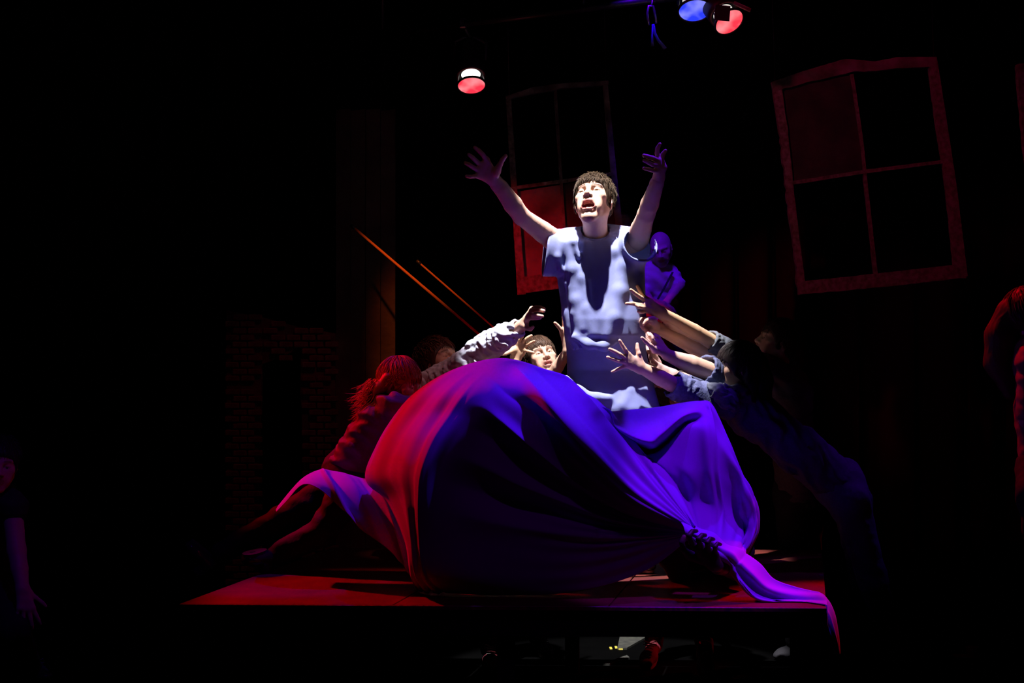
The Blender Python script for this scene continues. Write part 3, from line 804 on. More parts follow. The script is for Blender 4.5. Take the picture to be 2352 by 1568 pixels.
wn = empty('window_frame', P(1310, 670, dW), 'red-lit window frame with a stained lower pane hanging behind the standing man', 'window frame', 'salvaged window frames hung as scenery')
part(px_bar(MB(), [(1168, 226), (1180, 420), (1198, 676)], [12, 14, 20], dW, seed=11, rough=.15), 'stile', M['frame'], wn)
part(px_bar(MB(), [(1390, 190), (1412, 420), (1435, 645)], [12, 14, 18], dW, seed=12, rough=.15), 'stile', M['frame_old'], wn)
part(px_bar(MB(), [(1163, 225), (1225, 207), (1300, 196), (1398, 190)], [9, 15, 12, 10], dW - .004, seed=13, rough=.5), 'top_rail', M['frame_old'], wn)
part(px_bar(MB(), [(1188, 656), (1300, 642), (1446, 624)], [38, 38, 36], dW - .004, seed=14, rough=.1), 'bottom_rail', M['frame'], wn)
part(px_bar(MB(), [(1275, 203), (1288, 400), (1303, 642)], [7, 7, 7], dW + .008, .03, 15, .2), 'glazing_bar', M['frame_old'], wn)
part(px_bar(MB(), [(1184, 431), (1290, 416), (1414, 398)], [8, 8, 8], dW + .004, .03, 16, .2), 'glazing_bar', M['frame'], wn)
part(px_panel(MB(), [(1188, 440), (1288, 424), (1302, 634), (1200, 646)], dW + .02, .008), 'pane', M['pane_cloth'], wn)
part(px_panel(MB(), [(1294, 423), (1412, 406), (1430, 622), (1304, 634)], dW + .02, .008), 'pane', M['pane_dull'], wn)
for a, b in (((1170, 222), (1160, -260)), ((1391, 190), (1384, -260))):
    mb = MB(); mb.tube([P(*a, dW + .02), P(*b, dW + .02)], .0028, 5); part(mb, 'hanging_wire', M['metal'], wn, True)
dW = 8.4
wn = empty('window_frame', P(2560, 520, dW), 'window frame cut off by the right border, only its left stile in view', 'window frame', 'salvaged window frames hung as scenery')
part(px_bar(MB(), [(2344, 150), (2358, 300), (2380, 520)], [16, 18, 18], dW, seed=21, rough=.3), 'stile', M['frame'], wn)
part(px_bar(MB(), [(2680, 170), (2700, 500)], [18, 18], dW, seed=22, rough=.3), 'stile', M['frame'], wn)
part(px_bar(MB(), [(2338, 156), (2690, 130)], [20, 20], dW - .004, seed=23, rough=.3), 'top_rail', M['frame'], wn)
part(px_bar(MB(), [(2372, 520), (2708, 490)], [28, 28], dW - .004, seed=24, rough=.3), 'bottom_rail', M['frame'], wn)
for a, b in (((2345, 150), (2340, -260)), ((2684, 130), (2680, -260))):
    mb = MB(); mb.tube([P(*a, dW + .02), P(*b, dW + .02)], .0028, 5); part(mb, 'hanging_wire', M['metal'], wn, True)

# --- scenery flats at the left: a broken brick wall piece and a tall narrow flat
def flat_poly(mb, pts, d, thick):
    n = len(pts); v = [P(x, y, d) for x, y in pts] + [P(x, y, d) + np.array([0, thick, 0]) for x, y in pts]
    f = [tuple(range(n)), tuple(range(2 * n - 1, n - 1, -1))] + [(i, n + i, n + (i + 1) % n, (i + 1) % n) for i in range(n)]
    return mb.add(v, f)
dF = 9.6; yfl = 853 + 1.5 * F / dF
fl = empty('scenery_wall', P(640, yfl, dF) * np.array([1, 1, 0]), 'low ruined brick scenery wall with a dark opening, left of the platform', 'stage scenery')
for q in ([(520, 712), (602, 728), (600, 900), (592, 1080), (590, yfl - 1), (520, yfl - 1)], [(692, 752), (770, 765), (770, yfl - 1), (700, yfl - 1), (698, 1060), (690, 900)],
          [(602, 728), (690, 752), (690, 800), (640, 822), (602, 836)]):
    part(flat_poly(MB(), q, dF + .03, .05), 'wall_panel', M['flat'], fl)
rs = np.random.RandomState(4); brick_me = {}
bw, bh = 34, 15
nb = 0
for r_ in range(46):
    y = 706 + r_ * 15.6
    if y > yfl - 14: break
    for c_ in range(9):
        x = 516 + (c_ - .5 * (r_ % 2)) * 35.2
        if x < 508 or x > 748: continue
        cx, cy = x + 17, y + 7; top = 706 + (cx - 515) * .235
        if cy < top + 4: continue
        hole = 598 < cx < 692 and 815 + 18 * math.sin(cx * .09) < cy < 1085
        if hole or rs.rand() < .05 or (cy > 1085 and 592 < cx < 700): continue
        key = rs.randint(3)
        if key not in brick_me:
            mb = MB(); k = dF / F; mb.box((0, 0, 0), (bw * k * (.96 - .03 * key), .034, (bh - 1.5) * k), None, .006)
            me = bpy.data.meshes.new('brick'); me.from_pydata(mb.v, [], mb.f); me.materials.append(M['brickp']); brick_me[key] = me
        o = bpy.data.objects.new('brick', brick_me[key]); C.objects.link(o); o.parent = fl
        o.location = P(cx, cy, dF) - ORG[fl.name] + np.array([0, .012 * rs.rand(), 0]); nb += 1
        ORG[o.name] = ORG[fl.name]
fl = empty('scenery_flat', P(840, 1390, 9.9) * np.array([1, 1, 0]), 'tall narrow dark scenery flat behind the red-haired woman', 'stage scenery')
yb = 853 + 1.5 * F / 9.9
for i in range(4):
    x0 = 772 + i * 34.2; part(flat_poly(MB(), [(x0, 252 + (i % 2) * 3), (x0 + 33, 250), (x0 + 33, yb - 1), (x0, yb - 1)], 9.9 + .006 * (i % 2), .03), 'plank', M['flat'], fl)
for yy in (330, 860, 1300):
    part(flat_poly(MB(), [(776, yy), (904, yy), (904, yy + 26), (776, yy + 26)], 9.935, .03), 'batten', M['flat'], fl)

# --- two long rods leaning across the stage
for a, b, lab in (((806, 517, 9.7), (1916, 1462, 7.98), 'longer, brighter orange-red rod slanting down behind the group'), ((958, 599, 9.7), (1922, 1437, 8.34), 'thinner dull red rod slanting parallel, right of the brighter rod')):
    r = empty('wooden_rod', P(*b), lab, 'rod', None); mb = MB()
    mb.tube([P(*a), P(*b)], .0085 if 'longer' in lab else .0060, 10); part(mb, 'shaft', M['rope'], r, True)
    mb = MB(); mb.tube([P(*a), P(*a) + (P(*b) - P(*a)) * .01], .011, 10); part(mb, 'end_cap', M['metal'], r, True)

# --- lighting bar and lanterns
def em(n, c, s): return mat(n, (0.01, .01, .01), .4, emit=(c, s))
bar = empty('lighting_bar', P(1440, 20, 8.9), 'dark horizontal lighting bar crossing above the stage', 'pipe')
pA = P(860, 118, 9.5); pB = P(1900, -95, 8.15); pA[2] = pB[2] = (pA[2] + pB[2]) / 2
mb = MB(); mb.tube([pA, pB], .024, 14); part(mb, 'pipe', M['metal'], bar, True)
for t in (.02, .5, .98):
    p = pA + (pB - pA) * t; mb = MB(); mb.tube([p, (p[0], p[1], 5.45)], .012, 8); part(mb, 'drop_pipe', M['metal'], bar, True)
def lantern(px, py, d, axis, gel_col, strength, label, rad=.087, gap=.085, shutter=False, leak=1.0):
    c = P(px, py, d); ax_ = nrm(axis); r = empty('stage_lantern', c, label, 'stage light', 'par lanterns on the lighting bar')
    gm = em('gel_' + label[:12].replace(' ', '_'), gel_col, strength)
    nt = gm.node_tree; b = nt.nodes['Principled BSDF']
    # uneven gel: paler where the beam is hottest
    tc = nt.nodes.new('ShaderNodeTexCoord'); no = nt.nodes.new('ShaderNodeTexNoise'); no.inputs['Scale'].default_value = 9
    cr = nt.nodes.new('ShaderNodeValToRGB'); cr.color_ramp.elements[0].position = .40; cr.color_ramp.elements[1].position = .66
    cr.color_ramp.elements[0].color = (*gel_col, 1); cr.color_ramp.elements[1].color = (*[min(1, q * .9 + .22) for q in gel_col], 1)
    nt.links.new(tc.outputs['Object'], no.inputs['Vector']); nt.links.new(no.outputs['Fac'], cr.inputs['Fac']); nt.links.new(cr.outputs[0], b.inputs['Emission Color'])
    mb = MB(); mb.lathe(c, ax_, [(-.004, rad), (0, rad), (.004, rad * .7), (.006, rad * .35), (.0065, 0)], 32); part(mb, 'gel', gm, r, True)
    mb = MB(); mb.lathe(c, ax_, [(-.006, rad * 1.02), (.006, rad * 1.02), (.006, rad * 1.12), (-.006, rad * 1.12), (-.006, rad * 1.02)], 32); part(mb, 'gel_frame', M['lampblack'], r, True)
    bk = c - ax_ * gap
    mb = MB(); mb.lathe(bk, ax_, [(0, rad * .72), (.008, rad * .66), (.012, rad * .4), (.013, 0)], 28); part(mb, 'lens', em('lens_' + str(px), (1, .95, .85), 3 * leak), r, True)
    mb = MB(); mb.lathe(bk, ax_, [(.012, rad * .95), (.014, rad * 1.08), (-.02, rad * 1.1), (-.20, rad * 1.05), (-.26, rad * .75), (-.29, rad * .3), (-.29, 0)], 28); part(mb, 'can', M['lampblack'], r, True)
    sx = nrm(np.cross(ax_, (0, 0, 1))); up = np.cross(sx, ax_)
    for s_ in (-1, 1):
        mb = MB(); mb.tube([bk + sx * s_ * rad * .9, c + sx * s_ * rad * 1.08], .004, 5); part(mb, 'gel_arm', M['metal'], r)
    piv = bk - ax_ * .12; t = pA + (pB - pA) * np.clip(np.dot(piv - pA, pB - pA) / np.dot(pB - pA, pB - pA), 0, 1)
    mb = MB(); top = np.array([piv[0], piv[1], max(t[2] - .07, piv[2] + rad * 1.5)])
    mb.tube([piv + sx * rad * 1.1, piv + sx * rad * 1.2 + (0, 0, rad * 1.3), top + sx * rad * .5, top - sx * rad * .5, piv - sx * rad * 1.2 + (0, 0, rad * 1.3), piv - sx * rad * 1.1], .007, 6, flat=2)
    part(mb, 'yoke', M['metal'], r)
    mb = MB(); mb.tube([top, t], .012, 8); mb.box(t, (.05, .06, .07), None, .008); part(mb, 'clamp', M['steel'], r)
    return c, ax_, sx, up, r
lantern(1083, 196, 9.2, (0.06, -.42, -.90), (1.0, .035, .07), 1.15, 'red-gelled stage lantern with white light leaking above its gel, left of the rig')
lantern(1596, 24, 8.3, (0.03, -.46, -.88), (.025, .05, 1.0), 1.0, 'blue-gelled stage lantern at the top of the frame', rad=.092, leak=.2)
c, ax_, sx, up, r = lantern(1675, 50, 8.2, (0.33, -.55, -.72), (1.0, .04, .07), 1.15, 'red-gelled stage lantern half masked by a black shutter, rightmost of the rig', rad=.084, leak=.25)
mb = MB(); k = 8.15 / F
cc = P(1659, 30, 8.12); mb.box(cc, (.088, .004, .088), np.array([(1, 0, 0), FWD, UPV]) if False else np.stack([nrm((1, 0, -.08)), FWD, nrm((.08, 0, 1))])); part(mb, 'shutter', M['lampblack'], r)
mb = MB(); a = P(1685, 6, 8.1); b2 = P(1724, 24, 8.1); mb.box((a + b2) / 2, (np.linalg.norm(b2 - a), .02, .018), np.stack([nrm(b2 - a), (0, 1, 0), np.cross(nrm(b2 - a), (0, 1, 0))])); part(mb, 'barn_door', M['frame_old'], r)
sf = empty('safety_cable', P(1498, 60, 8.5), 'grey hook clamp with dangling blue-lit cable ends beside the blue lantern', 'cable')
mb = MB(); mb.tube([P(1500, -40, 8.55), P(1498, 8, 8.5), P(1494, 14, 8.5)], .006, 6); mb.tube([P(1490, 58, 8.5), P(1487, 30, 8.5), P(1490, 14, 8.5), P(1500, 14, 8.5), P(1504, 30, 8.5), P(1508, 54, 8.5)], .008, 7); part(mb, 'hook', M['steel'], sf, True)
cab = mat('blue_lit_cable', (.12, .2, .8), .5)  # blue light on the cable ends put into their colour
mb = MB(); mb.tube([P(1500, 56, 8.5), P(1504, 76, 8.5), P(1512, 92, 8.5), P(1528, 112, 8.5)], [.010, .009, .009, .012], 7); part(mb, 'cable_end', cab, sf, True)
mb = MB(); mb.tube([P(1499, 60, 8.5), P(1498, 84, 8.5), P(1499, 106, 8.5)], [.005, .006, .010], 7); part(mb, 'cable_end', cab, sf, True)

# ------------------------------------------------------------------ the big violet cloth
def cr(pts, m):
    """Catmull-Rom through rows, sampled at m positions (works on arrays along axis 0)"""
    pts = np.asarray(pts, float); n = len(pts); t = np.linspace(0, n - 1, m); i = np.clip(t.astype(int), 0, n - 2); f = (t - i)
    f = f.reshape((-1,) + (1,) * (pts.ndim - 1))
    p0 = pts[np.clip(i - 1, 0, n - 1)]; p1 = pts[i]; p2 = pts[i + 1]; p3 = pts[np.clip(i + 2, 0, n - 1)]
    return .5 * ((2 * p1) + (-p0 + p2) * f + (2 * p0 - 5 * p1 + 4 * p2 - p3) * f * f + (-p0 + 3 * p1 - 3 * p2 + p3) * f ** 3)
G0 = (1588, 1216, 5.66)
RAYS = [
 # gather ............................................................................... silhouette, behind
 [(1583,1236,5.70),(1500,1300,5.68),(1400,1340,5.68),(1290,1362,5.69),(1180,1366,5.69),(1080,1364,5.70),(1000,1360,5.73),(965,1357,5.80),(962,1354,5.90)],
 [(1582,1232,5.70),(1470,1275,5.68),(1350,1308,5.68),(1230,1325,5.67),(1110,1325,5.64),(1020,1320,5.60),(968,1320,5.57),(946,1320,5.68),(950,1324,5.86)],
 [(1582,1228,5.70),(1450,1250,5.68),(1330,1262,5.68),(1210,1260,5.66),(1090,1245,5.62),(1010,1235,5.56),(957,1228,5.52),(932,1238,5.74),(938,1245,5.94)],
 [(1582,1226,5.70),(1440,1232,5.68),(1310,1224,5.68),(1190,1205,5.66),(1080,1178,5.60),(1005,1158,5.53),(953,1145,5.49),(893,1148,5.88),(905,1160,6.08)],
 [(1583,1223,5.70),(1435,1215,5.68),(1300,1184,5.67),(1180,1145,5.64),(1075,1108,5.58),(1010,1082,5.52),(956,1080,5.50),(845,1095,6.06),(862,1115,6.22)],
 [(1583,1221,5.70),(1435,1198,5.68),(1300,1148,5.67),(1190,1095,5.62),(1100,1045,5.57),(1040,1020,5.54),(980,1010,5.55),(868,1022,6.08),(885,1045,6.28)],
 [(1584,1219,5.70),(1440,1183,5.68),(1310,1115,5.65),(1205,1048,5.60),(1125,990,5.57),(1078,962,5.57),(1015,952,5.63),(905,960,6.10),(925,985,6.30)],
 [(1585,1217,5.69),(1445,1170,5.66),(1320,1087,5.63),(1222,1005,5.59),(1150,945,5.58),(1112,912,5.60),(1050,898,5.68),(958,900,6.10),(970,925,6.30)],
 [(1586,1215,5.68),(1450,1155,5.64),(1330,1055,5.60),(1240,962,5.59),(1175,900,5.62),(1140,868,5.70),(1096,852,5.84),(1038,850,6.10),(1045,875,6.28)],
 [(1588,1213,5.67),(1460,1135,5.62),(1350,1025,5.58),(1268,932,5.62),(1210,872,5.76),(1180,843,5.90),(1152,829,6.00),(1128,825,6.12),(1130,850,6.28)],
 [(1590,1211,5.66),(1480,1115,5.62),(1385,1005,5.62),(1310,920,5.70),(1258,868,5.84),(1225,842,5.96),(1207,833,6.04),(1198,832,6.12),(1200,855,6.26)],
 [(1592,1210,5.66),(1500,1105,5.64),(1425,1005,5.67),(1365,935,5.76),(1325,895,5.88),(1305,878,5.98),(1295,870,6.04),(1290,868,6.10),(1292,890,6.22)],
 [(1594,1209,5.66),(1520,1105,5.66),(1458,1020,5.71),(1410,968,5.80),(1372,930,5.92),(1355,917,5.98),(1346,911,6.02),(1340,908,6.07),(1342,930,6.18)],
 # right of the swag: body, pulled-in groove, cowl lip, back edge
 [(1597,1208,5.66),(1550,1120,5.70),(1505,1062,5.74),(1440,1026,5.83),(1428,1006,5.95),(1418,984,5.76),(1400,955,5.98),(1386,942,6.07),(1388,962,6.16)],
 [(1602,1208,5.66),(1570,1135,5.71),(1540,1085,5.74),(1490,1046,5.83),(1488,1036,5.95),(1487,1014,5.72),(1468,970,5.98),(1445,941,6.10),(1446,962,6.20)],
 [(1607,1210,5.66),(1590,1140,5.72),(1575,1085,5.74),(1530,1034,5.83),(1524,1022,5.95),(1517,998,5.74),(1512,965,6.00),(1510,935,6.14),(1510,958,6.24)],
 [(1612,1213,5.66),(1610,1145,5.74),(1602,1080,5.76),(1584,984,5.84),(1577,973,5.95),(1569,955,5.80),(1562,942,6.02),(1560,926,6.14),(1560,948,6.26)],
 [(1618,1217,5.66),(1630,1150,5.76),(1632,1080,5.78),(1628,1000,5.84),(1622,960,5.90),(1615,942,5.96),(1610,930,6.04),(1605,921,6.12),(1606,940,6.26)],
 [(1624,1221,5.67),(1648,1155,5.79),(1655,1085,5.82),(1650,1015,5.88),(1643,975,5.94),(1638,950,6.00),(1636,937,6.06),(1635,928,6.14),(1640,945,6.28)],
 [(1632,1226,5.67),(1664,1165,5.84),(1680,1110,5.88),(1680,1060,5.94),(1678,1030,6.00),(1674,1012,6.05),(1671,1003,6.10),(1668,997,6.18),(1672,1012,6.34)],
 [(1641,1232,5.68),(1675,1182,5.86),(1700,1142,5.90),(1706,1110,5.96),(1706,1096,6.02),(1704,1088,6.08),(1702,1083,6.13),(1700,1080,6.22),(1704,1092,6.38)],
 [(1652,1240,5.68),(1685,1205,5.86),(1712,1180,5.90),(1728,1166,5.96),(1735,1162,6.02),(1738,1160,6.08),(1739,1159,6.14),(1738,1158,6.24),(1738,1168,6.40)],
 [(1664,1250,5.69),(1690,1228,5.84),(1714,1218,5.88),(1732,1216,5.94),(1738,1217,6.00),(1741,1218,6.07),(1741,1219,6.14),(1739,1220,6.24),(1736,1226,6.38)],
 [(1680,1262,5.70),(1692,1256,5.78),(1702,1258,5.82),(1710,1264,5.88),(1714,1268,5.94),(1716,1270,6.00),(1716,1272,6.08),(1714,1274,6.16),(1712,1277,6.28)],
]
W = np.array([[P(q[0], q[1], q[2] - .09 * float(np.clip((q[2] - 5.88) / .18, 0, 1))) for q in r] for r in RAYS])
NU, NV = 560, 150
for u_i, (x_, y_) in zip(range(14, 24), [(1602, 1220), (1614, 1228), (1630, 1238), (1645, 1248), (1659, 1256), (1672, 1263), (1684, 1269), (1696, 1274), (1706, 1278), (1713, 1281)]):
    old = W[u_i, 0].copy(); W[u_i, 0] = P(x_, y_, 5.76)          # the right-hand panel hangs behind the tail instead of running into the fist
    W[u_i, 1] += .55 * (P(x_, y_, 5.76) - old)
def push(u, j, dd): W[u, j] += dd * nrm(W[u, j] - CAM)      # deepen (+) or bring forward (-) one control point along its ray
for u_i in range(len(RAYS)):
    o = {8: (-.04, -.015, .01, .01), 9: (-.035, -.05, -.05, -.03), 10: (.02, .03, .04, .03)}.get(u_i, (.05, .06, .05, .02) if u_i in (11, 12, 13) else (.05, .05, .0, .0) if u_i > 13 else ((.02, .03, .03, .02) if 4 <= u_i <= 7 else (0, 0, 0, 0)))
    for j_, dd_ in enumerate(o): push(u_i, j_ + 1, dd_)
W1 = cr(W, NU); Wv = cr(np.transpose(W1, (1, 0, 2)), NV); S = np.transpose(Wv, (1, 0, 2))       # NU x NV x 3
nu = len(RAYS) - 1
uu = np.linspace(0, nu, NU)[:, None]; vv = np.linspace(0, 8, NV)[None, :]
du = np.gradient(S, axis=0); dv = np.gradient(S, axis=1); N = np.cross(du, dv); N /= np.linalg.norm(N, axis=2, keepdims=True) + 1e-9
if N[200, 60, 1] > 0: N = -N
env = np.clip(vv / 1.2, 0, 1) * np.clip((8.3 - vv) / 3.0, 0, 1)
def ridge(u0, wd, amp, v0=0, v1=8, drift=0.0):
    uc = u0 + drift * vv
    return amp * np.exp(-((uu - uc) / wd) ** 2) * sm(vv, v0 - .8, v0 + .8) * (1 - sm(vv, v1 - .8, v1 + .8))
H = np.zeros((NU, NV))
def pleat(u0, u1, wd, amp, vend=6.6):
    """sharp pleat running out of the gather, its height growing with the distance from the fist"""
    uc = u0 + (u1 - u0) * np.clip(vv / 7, 0, 1); t = (uu - uc) / wd
    return amp * np.clip(vv / 3.2, 0, 1.0) * np.exp(-np.abs(t) ** 1.5) * (1 - sm(vv, vend - 2.4, vend))
H += pleat(10.7, 10.8, .36, .026) - pleat(9.8, 10.0, .20, .014, 5.4) + pleat(8.65, 9.15, .24, .016, 5.8) - pleat(7.9, 8.0, .42, .026)
H += pleat(6.75, 6.5, .30, .050, 5.6) - pleat(5.9, 5.7, .40, .028, 5.4) + pleat(5.0, 4.5, .34, .044, 5.0) - pleat(4.1, 3.6, .40, .024, 5.0) + pleat(3.0, 2.7, .35, .024, 4.8)
H += pleat(11.8, 12.1, .30, .016) - pleat(11.2, 11.4, .22, .014) - pleat(12.6, 12.7, .22, .014, 5)
H -= ridge(12.55, .22, .035, 3.6, 6.0)
H += ridge(14.6, .35, -.012, .5, 2) + ridge(16.8, .30, .012, .5, 4) - ridge(18.3, .45, .016, .5, 5) + ridge(17.6, .22, .010, .5, 6)
H += ridge(20.4, .5, .012, .5, 4) - ridge(21.4, .3, .008, .5, 4)
# crumpling close to the gather and on the left, red-lit side
H += .0058 * np.sin(uu * 9 + 1.5 * np.sin(vv * 1.1)) * np.exp(-((vv - 1.2) / 1.2) ** 2) * (1 - sm(uu, 10.5, 12.5))
lf = (1 - sm(uu, 7.5, 9.5)) * sm(vv, 4.2, 6.0)
H += (1 - sm(uu, 6.0, 8.5)) * sm(vv, 5.4, 6.2) * (1 - sm(vv, 7.2, 7.9)) * (.012 * np.sin(vv * 13 + uu * .35 + .6 * np.sin(uu * .9)) + .006 * np.sin(vv * 27 + uu * .5 + 1))
H += .004 * np.sin(vv * 6 + uu * 2.3) * sm(uu, 19, 20.5) * (vv < 4) + .0035 * np.sin(vv * 5.1 - uu * 3.7) * sm(uu, 18.5, 20)
S2 = S + N * (H * env)[..., None]
V = [S2.reshape(-1, 3)]; idx = np.arange(NU * NV).reshape(NU, NV)
Q = [np.stack([idx[:-1, :-1], idx[1:, :-1], idx[1:, 1:], idx[:-1, 1:]], -1).reshape(-1, 4)]
off = NU * NV
def loft_rows(rows, nu_, nv_, folds=None):
    global off
    A = np.array([[P(*q) for q in r] for r in rows]); S_ = np.transpose(cr(np.transpose(cr(A, nu_), (1, 0, 2)), nv_), (1, 0, 2))
    if folds is not None:
        a = np.gradient(S_, axis=0); b = np.gradient(S_, axis=1); n_ = np.cross(a, b); n_ /= np.linalg.norm(n_, axis=2, keepdims=True) + 1e-9
        if n_[nu_ // 2, nv_ // 2, 1] > 0: n_ = -n_
        u2 = np.linspace(0, len(rows) - 1, nu_)[:, None]; v2 = np.linspace(0, len(rows[0]) - 1, nv_)[None]
        S_ = S_ + n_ * folds(u2, v2)[..., None]
    V.append(S_.reshape(-1, 3)); ix = np.arange(nu_ * nv_).reshape(nu_, nv_) + off; off += nu_ * nv_
    Q.append(np.stack([ix[:-1, :-1], ix[1:, :-1], ix[1:, 1:], ix[:-1, 1:]], -1).reshape(-1, 4))
# left wing: pulled over the kneeling woman's hip and thigh; columns run back edge -> ridge -> lower hem
wing = [
 [(640,1160,6.28),(636,1166,6.22),(634,1170,6.18),(634,1173,6.15),(635,1175,6.13)],
 [(672,1122,6.30),(668,1126,6.22),(664,1133,6.15),(660,1143,6.11),(657,1152,6.09)],
 [(700,1096,6.32),(695,1098,6.22),(694,1102,6.13),(694,1107,6.08),(695,1113,6.05)],
 [(728,1084,6.34),(724,1082,6.22),(724,1092,6.10),(730,1108,6.03),(736,1124,6.00)],
 [(752,1084,6.34),(747,1078,6.22),(752,1096,6.08),(768,1128,6.00),(788,1172,5.97)],
 [(776,1092,6.34),(772,1083,6.22),(790,1112,6.08),(815,1165,5.99),(845,1225,5.95)],
 [(800,1100,6.34),(800,1090,6.22),(830,1130,6.08),(862,1195,5.98),(892,1262,5.92)],
 [(830,1108,6.34),(830,1098,6.22),(862,1146,6.08),(893,1215,5.97),(922,1292,5.90)],
 [(858,1115,6.34),(862,1108,6.20),(890,1160,6.07),(915,1232,5.95),(940,1318,5.87)],
 [(880,1125,6.34),(892,1130,6.18),(915,1185,6.04),(932,1250,5.93),(950,1336,5.85)],
]
loft_rows(wing, 120, 50, lambda u, v: (.016 * np.exp(-((u - 3.6 - .15 * v) / .22) ** 2) - .024 * np.exp(-((u - 4.4 - .1 * v) / .35) ** 2) + .012 * np.exp(-((u - 5.6) / .4) ** 2) - .012 * np.exp(-((u - 6.9) / .3) ** 2) + .010 * np.exp(-((u - 7.8) / .25) ** 2)) * sm(v, .6, 1.8))
# tail: from the gripped gather down across the platform corner, hanging over its edge
tail = [
 [(1560,1196,5.72),(1566,1206,5.62),(1572,1218,5.59),(1576,1230,5.60),(1572,1240,5.68)],
 [(1612,1214,5.70),(1612,1226,5.60),(1610,1240,5.57),(1608,1252,5.59),(1604,1258,5.68)],
 [(1660,1244,5.70),(1655,1252,5.60),(1648,1262,5.57),(1642,1272,5.59),(1640,1278,5.68)],
 [(1706,1270,5.70),(1696,1284,5.60),(1684,1296,5.57),(1676,1304,5.60),(1676,1310,5.68)],
 [(1744,1296,5.68),(1726,1316,5.58),(1706,1332,5.60),(1700,1336,5.55),(1690,1328,5.62)],
 [(1776,1330,5.66),(1760,1350,5.58),(1742,1362,5.60),(1734,1372,5.54),(1716,1358,5.62)],
 [(1822,1346,5.66),(1806,1366,5.60),(1790,1382,5.59),(1780,1384,5.54),(1758,1376,5.60)],
 [(1860,1354,5.66),(1850,1372,5.59),(1838,1386,5.56),(1826,1392,5.54),(1806,1385,5.56)],
 [(1884,1358,5.64),(1884,1376,5.57),(1878,1394,5.52),(1868,1399,5.52),(1850,1392,5.54)],
 [(1902,1372,5.62),(1902,1392,5.54),(1898,1405,5.49),(1890,1408,5.48),(1882,1404,5.49)],
 [(1915,1405,5.60),(1914,1420,5.52),(1908,1432,5.47),(1900,1436,5.46),(1896,1430,5.47)],
 [(1922,1445,5.58),(1921,1458,5.51),(1916,1464,5.46),(1908,1466,5.46),(1904,1458,5.47)],
 [(1925,1478,5.57),(1925,1485,5.51),(1921,1488,5.47),(1915,1486,5.47),(1911,1478,5.48)],
 [(1926,1500,5.56),(1926,1502,5.51),(1924,1503,5.48),(1922,1500,5.48),(1919,1494,5.49)],
]
loft_rows(tail, 220, 50, lambda u, v: .006 * np.sin(v * 5 + u * .5) * (u > .4) + .006 * np.sin(u * 5 + v) * (u < 3.2))
allv = np.concatenate(V); rel = allv - A_; o2 = nrm(B_ - A_); s2 = nrm(side)
det = o2[0] * s2[1] - o2[1] * s2[0]
ca = (rel[:, 0] * s2[1] - rel[:, 1] * s2[0]) / det; cb = (o2[0] * rel[:, 1] - o2[1] * rel[:, 0]) / det
onp = (ca > -.005) & (ca < np.linalg.norm(B_ - A_) + .004) & (cb > -.004) & (cb < np.linalg.norm(side)) & (allv[:, 2] < ZP + .004) & (allv[:, 2] > ZP - .07)
allv[onp, 2] = ZP + .004
bc = empty('draped_cloth', P(1300, 1360, 5.8), 'huge violet cloth arched over the platform, gathered to a twisted tail at right', 'cloth')
co = link_mesh('fabric', allv, np.concatenate(Q), M['cloth'], bc)
sl = co.modifiers.new('thickness', 'SOLIDIFY'); sl.thickness = .002; sl.offset = 0

# ================================================================== the people
K = 6.4 / F       # metres per photo pixel at the standing man
# ------------------------------------------------------------------ 1. the standing man
hero = empty('person', (P(1400, 1300, 6.45)[0], P(1400, 1300, 6.45)[1], ZP), 'man standing on the platform in a pale blue T-shirt, singing with both arms raised', 'person')
bag = Bag(); HS = (0.70, 0.44, 0.33)
hc = P(1364, 466, 6.36); HR = head_frame(-19, 28, -5)
neckp = P(1368, 548, 6.45)
head(bag, hero, hc, HR, scale=1.07, neck=neckp, neck_r=.060, mouth=.85, res=.0021, skin=HS, hair=(.035, .022, .014), lids=.5, hairline=.061, look=(.0, -.35), brow=(.03, .018, .012), xs=.93, jaw=.86, fx=1.12)
# torso, legs
s = SDF(.010)
s.cone(neckp, P(1372, 610, 6.46), .060, .10, .05)
s.cone(P(1372, 620, 6.47), P(1390, 760, 6.47), .135, .115, .06, flat=((0, 1, 0), .78)); s.cone(P(1390, 760, 6.47), P(1400, 880, 6.47), .115, .125, .05, flat=((0, 1, 0), .85))
shL = P(1292, 566, 6.44); elL = P(1198, 497, 6.22); wrL = P(1134, 409, 6.06)
shR = P(1462, 556, 6.44); elR = P(1484, 493, 6.16); wrR = P(1511, 415, 5.98)
for a in (shL, shR): s.cone(P(1376, 590, 6.46), a, .075, .056, .05)
for sx in (-1, 1):
    hp = P(1400 + sx * 42, 890, 6.48); kn = P(1400 + sx * 55, 1095, 6.44); an = P(1402 + sx * 62, 1283, 6.52)
    s.chain([hp, kn, an], [.085, .058, .040], .04); s.cone(P(1400, 870, 6.47), hp, .095, .085, .03)
V, Q = s.mesh(); bag.add(V, Q, HS)
